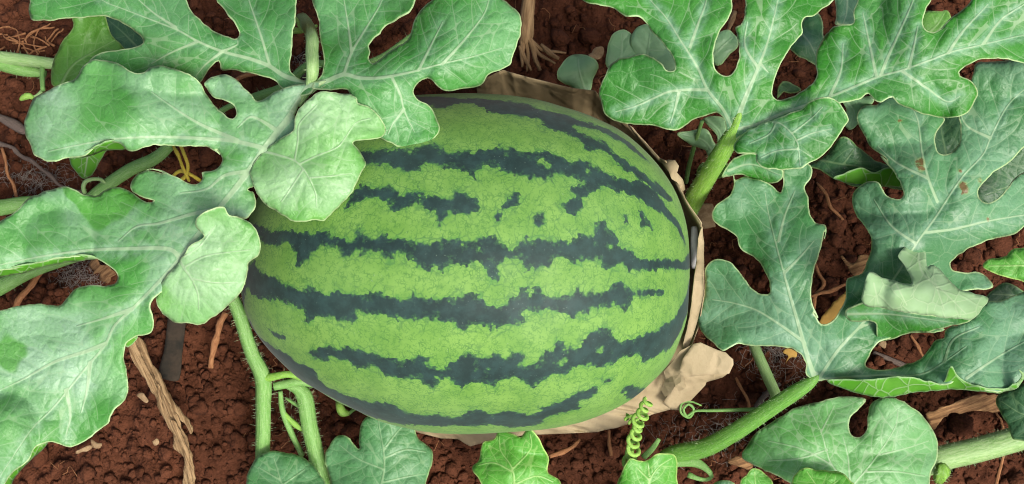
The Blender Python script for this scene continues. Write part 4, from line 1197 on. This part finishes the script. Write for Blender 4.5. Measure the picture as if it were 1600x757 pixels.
lf = make_sheet('leaf', 'i:700,800 710,757 740,690 770,640 820,650 860,640 890,625 970,625 985,680 985,740 1000,800 960,880 720,880', 'i:710,757,6.6 770,640,7.4 970,625,7.4 990,757,6.6 850,760,7.8 850,880,7', ['i:850,880 860,740 900,680 960,640', 'i:860,740 800,680', 'i:858,720 850,660'], (M_YOUNG, M_UND), v6, 4, 1.0, True, 63)
stem('petiole', 'F:1012,800,7,8 1015,808,4,9 1020,798,2.6,9', lf, M_STEM, 0, seed=64)


def coil(name, path, turns, rpx, wpx, parent, mat, n=220):
    c = crom(T(path), False, 1.0)
    k = np.linspace(0, len(c) - 1, n)
    ax = np.stack([np.interp(k, np.arange(len(c)), c[:, j]) for j in range(3)], -1)
    p3 = P(ax[:, 0], ax[:, 1], ax[:, 2] / 100)
    tg = np.gradient(p3, axis=0)
    tg /= np.linalg.norm(tg, axis=1)[:, None]
    u = np.cross(tg, [0, 0, 1.0])
    u /= np.linalg.norm(u, axis=1)[:, None]
    w_ = np.cross(u, tg)
    a = np.linspace(0, turns * 2 * math.pi, n) + 2.4 * vnoise(np.linspace(0, 9, n), np.zeros(n), 5)
    r = rpx * S * (1 + 0.8 * vnoise(np.linspace(0, 14, n), np.zeros(n), 8)) * np.clip(np.minimum(k / 8 + 0.3, (len(c) - k) / 6 + 0.5), 0, 1)
    q = p3 + u * (r * np.cos(a))[:, None] + w_ * (r * np.sin(a))[:, None]
    V, F, uv = tube_geo(q, np.full(n, wpx * S / 2) * np.linspace(1.0, 0.75, n), 8)
    o = mesh_obj(name, V, F, mat, parent)
    setuv(o, uv)
    return o


coil('tendril', 'F:985,740,3,0 986,716,6,0 990,690,8.4,0 998,664,10,0 1006,640,11,0 1012,624,11.4,0', 10.5, 8.2, 7.6, v6, M_TEND, 480)
coil('tendril', 'F:1004,664,9.8,0 992,662,9.6,0 982,656,9.4,0 977,650,9.2,0', 4, 6, 5.6, v6, M_TEND, 120)
stem('tendril', 'F:985,740,3,8 983,720,5,9 987,705,6.6,8', v6, M_TEND, 0, seed=66)
stem('tendril', 'F:1005,715,3,10 1020,700,3.6,9 1030,686,4,6', v6, M_STEM, 0, seed=67, flat=0.4)
stem('tendril', 'F:1050,722,2.6,16 1085,722,3,16 1104,733,3.2,10 1112,745,3,7 1104,750,3,6 1090,748,3,7 1075,742,2.8,10', v6, M_STEM, 0, seed=68, flat=0.6)

# ================================================================== WEEDS
GW = 'small weeds in the soil'
w1 = empty('weed_seedling', tuple(P(905, 130, 0)), 'small weed leaf, round and dull green, standing just above the paper rim', 'weed', GW)
make_sheet('leaf', 'c:203,350 225,290 265,255 340,252 380,275 391,310 370,370 357,415 300,410 245,388', 'c:205,350,6 265,255,6 390,300,6 355,410,5.4 300,320,6.4', ['c:340,430 310,340 300,270'], (M_WEED, M_WEED), w1, 5, 0.7, False, 71)
stem('stem', 'F:917,145,5,5 915,140,2,5 910,132,0,5', w1, M_STEM, seed=71)
w2 = empty('weed_seedling', tuple(P(1010, 95, 0)), 'pale weed with two rounded leaves side by side behind the top right lobes', 'weed', GW)
make_sheet('leaf', 'c:435,310 437,210 460,160 500,135 540,150 556,190 560,300 500,330', 'c:435,300,7 500,135,7.4 556,190,7 500,310,7', ['c:490,320 500,220 500,150'], (M_WEED, M_WEED), w2, 5, 0.7, True, 72)
make_sheet('leaf', 'c:540,200 570,130 610,113 650,130 690,180 720,240 750,320 640,340 570,310', 'c:540,200,7.4 610,113,8 750,320,8 570,310,7', ['c:600,330 620,220 630,140', 'c:620,230 690,230'], (M_WEED, M_WEED), w2, 5, 0.7, True, 73)
make_sheet('leaf', 'c:905,200 930,155 985,137 1022,170 1027,212 985,250 960,292 925,302 900,270', 'c:905,200,8 985,137,8 1027,212,8 925,302,7.4', ['c:910,260 970,200 1005,170'], (M_WEED, M_WEED), w2, 5, 0.7, True, 74)
stem('stem', 'F:975,108,6.8,5 1000,112,3,6 1010,100,0,6', w2, M_STEM, seed=72)
stem('stem', 'F:1010,112,6.8,5 1014,108,3,6 1012,100,0,6', w2, M_STEM, seed=73)
stem('stem', 'F:1116,92,7.4,5 1070,104,3,6 1014,100,0,6', w2, M_STEM, seed=74)
w3 = empty('weed_seedling', tuple(P(1078, 290, 0)), 'small weed on thin upright stem between paper and the bright stalk', 'weed', GW)
make_sheet('leaf', 'c:755,612 800,597 885,590 915,640 935,700 920,725 895,712 880,682 820,665 795,645', 'c:755,612,6 885,590,6.4 930,715,5.6', ['c:930,720 870,640 780,615'], (M_WEED, M_WEED), w3, 4, 0.7, True, 75)
stem('stem', 'F:1097,190,8,6 1092,205,6.8,6 1083,235,4.4,7 1076,262,2,7 1072,285,0,7', w3, M_STEM, 20, 0.002, seed=75)
make_sheet('leaf', 'r:285,165 330,150 385,165 395,230 380,290 355,300 350,240 320,200', 'r:285,165,7 385,165,8 360,300,6', ['r:300,165 360,220 370,285'], (M_WEED, M_WEED), w3, 4, 0.6, True, 76)

# ================================================================== DEBRIS ON THE SOIL
M_STRAW = simple_mat('dry_straw', (0.17, 0.10, 0.045), (0.42, 0.28, 0.14), 3, 0.8, 0.2, 0.0006, (2.0, 5.0, 1.0))


def fibre_mat(name, c1, c2, ang, along=30, across=700):
    t = NT(name)
    co = t.coord('Object')
    sp = t.n('ShaderNodeSeparateXYZ')
    t.put(sp.inputs[0], co)
    ca, sa = math.cos(ang), math.sin(ang)
    a = t.math('ADD', t.math('MULTIPLY', sp.outputs[0], ca * along), t.math('MULTIPLY', sp.outputs[1], sa * along))
    b = t.math('ADD', t.math('MULTIPLY', sp.outputs[0], -sa * across), t.math('MULTIPLY', sp.outputs[1], ca * across))
    cb = t.n('ShaderNodeCombineXYZ')
    t.put(cb.inputs[0], a)
    t.put(cb.inputs[1], b)
    nz = t.noise(cb.outputs[0], 1.0, 4, 0.65)
    col = t.mix(t.ramp(nz, 0.33, 0.66), c1, c2)
    st = t.ramp(t.noise(co, 110, 4), 0.5, 0.72, 0, 0.6)
    col = t.mix(st, col, tuple(x * 0.45 for x in c1))
    return t.bsdf(col, 0.85, 0.15, t.bump(nz, 0.0012, 0.9))


M_STALK = fibre_mat('dry_stalk_fibre', (0.15, 0.088, 0.04), (0.42, 0.29, 0.15), R(-68))
M_ROOT = simple_mat('dry_root', (0.26, 0.11, 0.045), (0.40, 0.20, 0.09), 4, 0.8, 0.2, 0.0006, (6.0, 2.5, 1.0))
M_GREYR = simple_mat('grey_root', (0.10, 0.075, 0.06), (0.19, 0.15, 0.125), 4, 0.9, 0.1, 0.0005, (6.0, 14.0, 1.0))
M_SLATE = simple_mat('old_plastic', (0.022, 0.022, 0.018), (0.055, 0.042, 0.03), 90, 0.85, 0.1, 0.0006)
M_WHITE = simple_mat('white_plastic', (0.45, 0.45, 0.44), (0.6, 0.6, 0.58), 40, 0.45, 0.5, 0.0002)
M_YELLOW = simple_mat('yellow_string', (0.55, 0.42, 0.03), (0.75, 0.62, 0.10), 5, 0.6, 0.3, 0.0003, (30.0, 6.0, 1.0))
M_DRYLEAF = fibre_mat('dry_leaf', (0.12, 0.06, 0.028), (0.36, 0.21, 0.095), R(20), 40, 420)
M_GOLD = simple_mat('yellowed_leaf', (0.42, 0.24, 0.05), (0.55, 0.36, 0.10), 40, 0.7, 0.2, 0.0006)
M_CORK = simple_mat('pale_chip', (0.22, 0.14, 0.07), (0.40, 0.29, 0.16), 160, 0.8, 0.2, 0.0008)

st = empty('dry_stalk', tuple(P(265, 650, 0)), 'split straw coloured dry stalk lying on bare soil below the large leaf', 'dry stalk')
ol = make_sheet('stalk', 'f:580,120 625,85 660,140 700,230 740,310 780,400 810,470 850,540 862,580 880,700 895,830 845,830 838,700 832,630 792,600 785,520 740,440 700,350 665,290', 'f:600,100,3.4 700,250,2.4 800,480,1.6 850,600,1.2 870,800,1.0 740,310,2.6 740,440,1.8', (), (M_STALK,), st, 4, 0.8, False, 81, 0.0016, 1.3, 0, 0.9)
make_sheet('splinter', 'f:680,205 705,225 760,320 800,390 878,495 870,525 840,480 780,400 740,330', 'f:680,205,2.8 760,320,2.6 875,510,2.4', (), (M_STALK,), st, 3, 0.2, False, 82, 0.0012, 0.8, 0, 0.2)
make_sheet('splinter', 'f:596,100 612,96 650,180 690,270 720,350 712,352 680,285 640,200', 'f:600,100,3.9 690,270,2.9 715,350,2.5', (), (M_STALK,), st, 3, 0.2, False, 84, 0.0010, 0.8, 0, 0.2)
make_sheet('splinter', 'f:718,300 728,310 735,360 745,430 735,425 722,370', 'f:718,300,3.3 745,430,2.7 722,370,3.0', (), (M_STALK,), st, 3, 0.2, False, 85, 0.0010, 0.8, 0, 0.2)
make_sheet('splinter', 'f:775,470 800,480 830,540 848,580 866,690 880,790 868,790 850,690 832,600 800,540', 'f:775,470,2.5 840,570,2.1 870,790,1.6 800,540,2.2', (), (M_STALK,), st, 3, 0.2, False, 86, 0.0010, 0.9, 0, 0.3)
sl = make_sheet('plastic_strip', 'f:770,-20 760,35 745,150 722,250 730,272 795,288 812,280 830,150 842,40 845,-20', 'f:770,0,0.9 722,255,1.1 812,280,1.1 842,0,0.9', (), (M_SLATE,), None, 5, 0.15, False, 83, 0.0012, 0.2, 0, 0, loc=P(270, 545, 0.005))
tag(sl, 'flat dark grey plastic strip half buried in soil beside the dry stalk', 'plastic strip')
GR = 'loose dry roots and twigs'


def litter(name, path, label, cat, mat=M_ROOT, jit=0.003, seed=1, sides=8, group=GR, flat=0.8):
    c = T(path)
    o = stem(name, path, None, mat, 0, ribs=0.0, sides=sides, step=5, loc=P(c[0, 0], c[0, 1], 0), jit=jit, seed=seed, flat=flat)
    return tag(o, label, cat, group)


litter('dry_root', 'F:352,488,1.6,9 343,510,1.6,10 334,540,1.4,10 330,575,0.9,9', 'short orange brown root standing in soil left of the pale green fruit vine', 'root', M_ROOT, 0.001, 3)
litter('dry_root', 'F:-20,215,1.2,6 20,235,1.3,7 60,262,1.4,7 95,288,1.2,6 130,300,1,5', 'long pinkish grey root at left edge below the uppermost leaf lobe', 'root', M_GREYR, 0.002, 4)
litter('dry_root', 'F:-10,180,1,10 20,195,1.2,16 40,205,1.2,12 70,200,1,6', 'stubby weathered grey root piece at the left edge', 'root', M_GREYR, 0.004, 5)
litter('dry_root', 'F:5,230,1.2,4 14,270,1.2,5 26,310,1.1,5', 'thin upright brown root at the left edge above the second leaf lobe', 'root', M_ROOT, 0.002, 6)
litter('dry_root', 'F:20,480,1,8 45,450,1.2,12 62,430,1.2,10 70,415,1,6', 'brown root inside the gap between the left leaf lobes', 'root', M_ROOT, 0.003, 7)
litter('dry_root', 'F:1272,410,0.8,4 1285,440,1,6 1272,470,1.2,6 1270,490,1,4', 'bent orange root seen between two lobes of the grey green leaf', 'root', M_ROOT, 0.002, 8)
litter('dry_root', 'F:1262,468,1.2,4 1290,457,1.3,6 1325,440,1.2,6', 'orange root lying flat across the soil by the grey green leaf', 'root', M_ROOT, 0.002, 9)
litter('dry_root', 'F:1275,285,1,4 1290,305,1.2,5 1300,325,1.2,5 1318,345,1,4', 'thin curved root below the dark curled leaf', 'root', M_ROOT, 0.002, 10)
litter('dry_root', 'F:1365,550,0.8,7 1400,566,0.8,8 1440,580,0.8,7', 'grey brown twig seen through the opening under the folded lobe', 'root', M_GREYR, 0.002, 11)
litter('dry_root', 'F:1424,525,1,4 1435,545,1.1,5 1447,565,1,4', 'short orange rootlet under the folded lobe', 'root', M_ROOT, 0.002, 12)
litter('dry_root', 'F:1150,590,0.8,4 1170,630,1,5 1168,660,0.8,4', 'thin brown root beside the straight tendril', 'root', M_ROOT, 0.002, 13)
litter('dry_root', 'F:1560,640,0.8,4 1568,700,0.9,6 1555,760,0.8,5', 'thin upright root in the lower right corner behind the thick vine', 'root', M_ROOT, 0.003, 14)
litter('dry_root', 'F:860,714,0.8,8 885,702,1,8 905,688,0.8,5', 'short red brown root under the lower edge of the melon', 'root', M_ROOT, 0.002, 15)
litter('dry_root', 'F:952,672,1,5 952,690,1.1,6 953,712,0.9,5', 'thin red root hanging below the paper near the coiled tendril', 'root', M_ROOT, 0.002, 16)
litter('dry_root', 'F:440,110,1,6 420,112,1,7 385,118,1,8 360,128,1,7', 'orange root piece behind the upper left lobes near the leaf stalk', 'root', M_ROOT, 0.003, 17)
litter('dry_root', 'F:1220,600,1,8 1195,620,1,9 1172,655,1,8', 'dull brown twig crossing behind the bright right stalk', 'root', M_GREYR, 0.002, 18)
litter('dry_root', 'F:505,700,1.8,10 514,730,1.4,12 520,780,1,10', 'orange brown stick end between the two dull bottom leaves', 'stick', M_ROOT, 0.001, 19)
litter('dry_root', 'F:1148,20,1,9 1140,45,1,8 1130,60,1,6', 'pale twig between two lobes of the top right leaf', 'root', M_STRAW, 0.002, 20)

# clump of fine rootlets, upper left
M_RT1 = M_ROOT
rc = empty('root_clump', tuple(P(50, 60, 0)), 'tangle of fine orange rootlets on soil at the upper left', 'roots')
rnd = random.Random(5)
for i in range(22):
    x0, y0 = rnd.uniform(10, 105), rnd.uniform(38, 80)
    a = rnd.gauss(2.5, 0.7)
    L = rnd.uniform(25, 60)
    bend = rnd.uniform(-15, 15)
    pth = 'F:' + ' '.join('%.1f,%.1f,%.2f,%.1f' % (x0 + L * k / 3 * math.cos(a) + bend * math.sin(k), y0 + L * k / 3 * math.sin(a) * 0.7 + bend * 0.4 * math.cos(k * 1.3), 0.7 + 0.25 * math.sin(k + i), 3.4 - 0.5 * k) for k in range(4))
    stem('rootlet', pth, rc, M_ROOT, 0, ribs=0, sides=6, step=6, jit=0.003, seed=200 + i)

# cut maize stub with its roots, top centre
ms = empty('maize_stub', tuple(P(825, 60, 0)), 'dry straw coloured plant stub with spreading roots at top centre', 'plant stub')
stem('stub', 'F:832,-60,3,20 828,-10,2.4,20 824,25,1.9,22 822,55,1.4,24 820,70,0.8,16', ms, M_STRAW, 0, ribs=0.08, seed=90)
for i, pth in enumerate(('F:824,50,1.6,10 834,75,1.2,9 842,110,0.6,5', 'F:818,55,1.4,9 814,80,1,8 816,105,0.6,4', 'F:828,60,1.4,8 845,85,1,7 868,98,0.7,4', 'F:830,66,1.2,7 850,80,0.9,6 885,82,0.6,3', 'F:812,70,1.2,7 822,95,0.9,7 830,112,0.6,4', 'F:846,70,1.2,5 862,84,1.2,9 872,90,0.9,6', 'F:822,60,1.4,6 826,90,0.9,6 824,112,0.5,3')):
    stem('root', pth, ms, M_STRAW, 0, ribs=0.05, sides=8, step=5, jit=0.002, seed=91 + i)

# chips, dead leaves
GD = 'dead leaf pieces and chips'


def scrap(name, outline, z, label, cat, mat, seed, wave=1.2, thick=0.0005):
    c = T(outline).mean(0)
    o = make_sheet(name, outline, z, (), (mat,), None, 3, wave, False, seed, thick, 1.6, 0, 1.5, loc=P(c[0], c[1], 0.004))
    return tag(o, label, cat, GD)


scrap('dry_leaf', 'k:775,440 830,415 900,390 1000,350 1060,342 1110,360 1120,420 1050,430 980,432 915,440 880,445 850,455 805,505 790,470', 'k:775,440,2.0 1060,342,2.6 1110,420,2.4 805,505,1.2 900,415,2.8', 'curled light brown dead leaf above the thick corner vine', 'dead leaf', M_DRYLEAF, 111, 1.6)
scrap('dry_leaf', 'q:275,490 290,465 330,420 370,380 410,340 425,380 400,440 350,500 300,520', 'q:280,490,1.6 410,340,2.2 350,500,1.6', 'yellowed leaf piece under the edge of the grey green leaf', 'dead leaf', M_GOLD, 112)
scrap('dry_leaf', 'q:130,610 160,598 200,615 190,640 160,650 140,668 150,635', 'q:130,610,1.6 200,615,1.8 140,668,1.4', 'small yellow leaf scrap between the right stalks', 'dead leaf', M_GOLD, 113)
scrap('dry_leaf', 'q:392,178 440,200 470,175 510,180 495,230 460,265 430,245 420,215', 'q:392,178,1.6 510,180,1.8 460,265,1.2', 'crumpled tan leaf scrap on soil between two right lobes', 'dead leaf', M_DRYLEAF, 114, 2.0)
scrap('dry_leaf', 'j:395,650 430,625 470,640 510,670 490,690 440,675', 'j:395,650,1.6 470,640,1.8 490,690,1.4', 'tan leaf scrap below the bright right stalk', 'dead leaf', M_DRYLEAF, 115)
scrap('dry_leaf', 'c:355,240 385,205 412,210 418,235 390,265 360,270', 'c:355,240,2.2 412,210,2.4 390,265,2', 'pale withered scrap beside the round weed leaf', 'dead leaf', M_CORK, 116, 2.0)
scrap('dry_leaf', 'l:250,245 330,238 340,300 345,330 275,332 262,300', 'l:250,245,2.0 340,240,2.0 300,332,1.6', 'flat pale brown leaf strip just outside the right rim of paper', 'dead leaf', M_CORK, 117, 0.4)
scrap('dry_leaf', 'e:405,480 430,455 450,478 490,470 505,500 530,520 500,535 485,560 455,548 450,520 420,525 428,500', 'e:405,480,1.2 450,478,2.4 530,520,1.4 455,548,1.0 490,500,2.2 450,520,1.2', 'brown leaf scrap in the gap between the left lobes', 'dead leaf', M_DRYLEAF, 118, 2.2)
scrap('dry_leaf', 'f:418,550 440,560 462,572 455,588 425,582', 'f:418,550,1 462,572,1.1 425,588,1', 'tiny tan chip beside the tip of the lower left lobe', 'chip', M_CORK, 119)
scrap('dry_leaf', 'f:625,345 640,340 675,375 668,385', 'f:625,345,1.1 675,375,1.1 668,385,1', 'sliver of straw left of the dry stalk', 'chip', M_CORK, 120)
scrap('dry_leaf', 'f:698,555 712,550 718,570 704,578', 'f:698,555,1.2 718,560,1.2 704,578,1', 'small round chip left of the dry stalk', 'chip', M_CORK, 121)
scrap('dry_leaf', 'f:345,610 400,580 420,585 390,605 352,618', 'f:345,610,1 410,585,1 352,618,1', 'flat straw chip nearest the lower left leaf edge', 'chip', M_CORK, 122)
scrap('dry_leaf', 'k:565,115 580,105 594,120 590,138 572,132', 'k:565,115,1.2 594,120,1.3 580,138,1.2', 'cream chip seen through the gap beneath the folded lobe', 'chip', M_CORK, 123)

# white plastic piece between rind and paper
wp = litter('plastic_tube', 'F:1085,356,9.0,11 1085,375,9.2,12 1085,402,9.0,12 1084,416,8.2,11', 'short whitish plastic tube tucked between melon and right paper rim', 'plastic tube', M_WHITE, 0.0, 31, 14, None, 1.0)
# yellow string
ys = empty('yellow_string', tuple(P(285, 265, 0)), 'loop of bright yellow string on a stem seen through the left leaf gap', 'string')
stem('strand', 'F:270,228,3.4,5 276,240,3.8,6 283,258,3.9,6 290,272,3.6,6 296,284,3,5', ys, M_YELLOW, 0, sides=8, step=3, seed=32, jit=0.001)
stem('strand', 'F:280,226,3.6,5 288,240,4,6 293,256,4,6 292,272,3.6,6 284,282,3,6', ys, M_YELLOW, 0, sides=8, step=3, seed=33, jit=0.001)
stem('strand', 'F:270,276,2.6,5 282,268,3,6 296,272,3.2,6 313,282,2.6,5', ys, M_YELLOW, 0, sides=8, step=3, seed=34, jit=0.001)
# withered flower at the leaf stalk, and a small yellow flower bud under the melon
wf = empty('withered_flower', tuple(P(470, 45, 0.02)), 'withered yellow flower by the stalk of the largest leaf at top', 'flower')
for i, pth in enumerate(('F:456,54,8.4,7 468,50,9,8 482,47,10,8 496,42,9.4,6', 'F:460,30,8,4 466,38,8.6,7 474,46,9.2,7', 'F:472,32,8.6,5 476,42,9.4,8 484,50,10,5', 'F:456,44,8.2,5 466,47,9,6 478,53,9.8,6')):
    stem('petal', pth, wf, M_TEND, 0, sides=8, step=3, seed=40 + i, jit=0.003)
fb = empty('flower_bud', tuple(P(535, 638, 0.01)), 'small yellow flower bud on soil beneath the lower left rind', 'flower bud')
stem('bud', 'F:528,628,2.2,8 531,636,2.6,13 536,645,2.6,14 545,646,2.4,8', fb, M_TEND, 0, sides=10, step=2, seed=45)
stem('bud_stem', 'F:545,646,2.4,6 556,638,2,5 566,630,1,5', fb, M_STEM, 0, sides=8, step=3, seed=46)

# cobwebby dry fibre and loose straw bits
V, F = [], []
rnd = random.Random(9)


def fibres(n, cx, cy, rx, ry, L, wd):
    for _ in range(n):
        x, y = rnd.gauss(cx, rx), rnd.gauss(cy, ry)
        a = rnd.uniform(0, 6.283)
        p = P(x, y, 0.0)
        z = float(soil_h(np.array([p[0]]), np.array([p[1]]))[0]) + rnd.uniform(0.001, 0.006)
        pts = []
        for k in range(5):
            a += rnd.gauss(0, 0.5)
            pts.append((p[0] + k * L / 4 * math.cos(a), p[1] + k * L / 4 * math.sin(a), z + rnd.uniform(-0.001, 0.002)))
        v_, f_, _u = tube_geo(np.array(pts), np.full(5, wd), 3)
        k0 = len(V)
        V.extend(v_.tolist())
        F.extend([tuple(i + k0 for i in f) for f in f_])


for cx, cy, rx, ry in ((120, 430, 22, 14), (1120, 670, 45, 22), (65, 275, 25, 12), (1215, 560, 20, 20), (480, 110, 15, 12)):
    fibres(110, cx, cy, rx, ry, 0.012, 0.00014)
fo = mesh_obj('dry_fibres', np.array(V), F, simple_mat('fibre_grey', (0.22, 0.19, 0.16), (0.34, 0.30, 0.26), 60, 0.9, 0.1), smooth=True)
tag(fo, 'wispy grey plant fibres matted on the soil', 'fibres', kind='stuff')
V, F = [], []
fibres(260, 800, 378, 620, 300, 0.010, 0.00032)
fo = mesh_obj('straw_litter', np.array(V), F, M_ROOT, smooth=True)
setuv(fo, np.random.default_rng(3).random((len(V), 2)))
tag(fo, 'fine broken straw and rootlets scattered over the red soil', 'litter', kind='stuff')
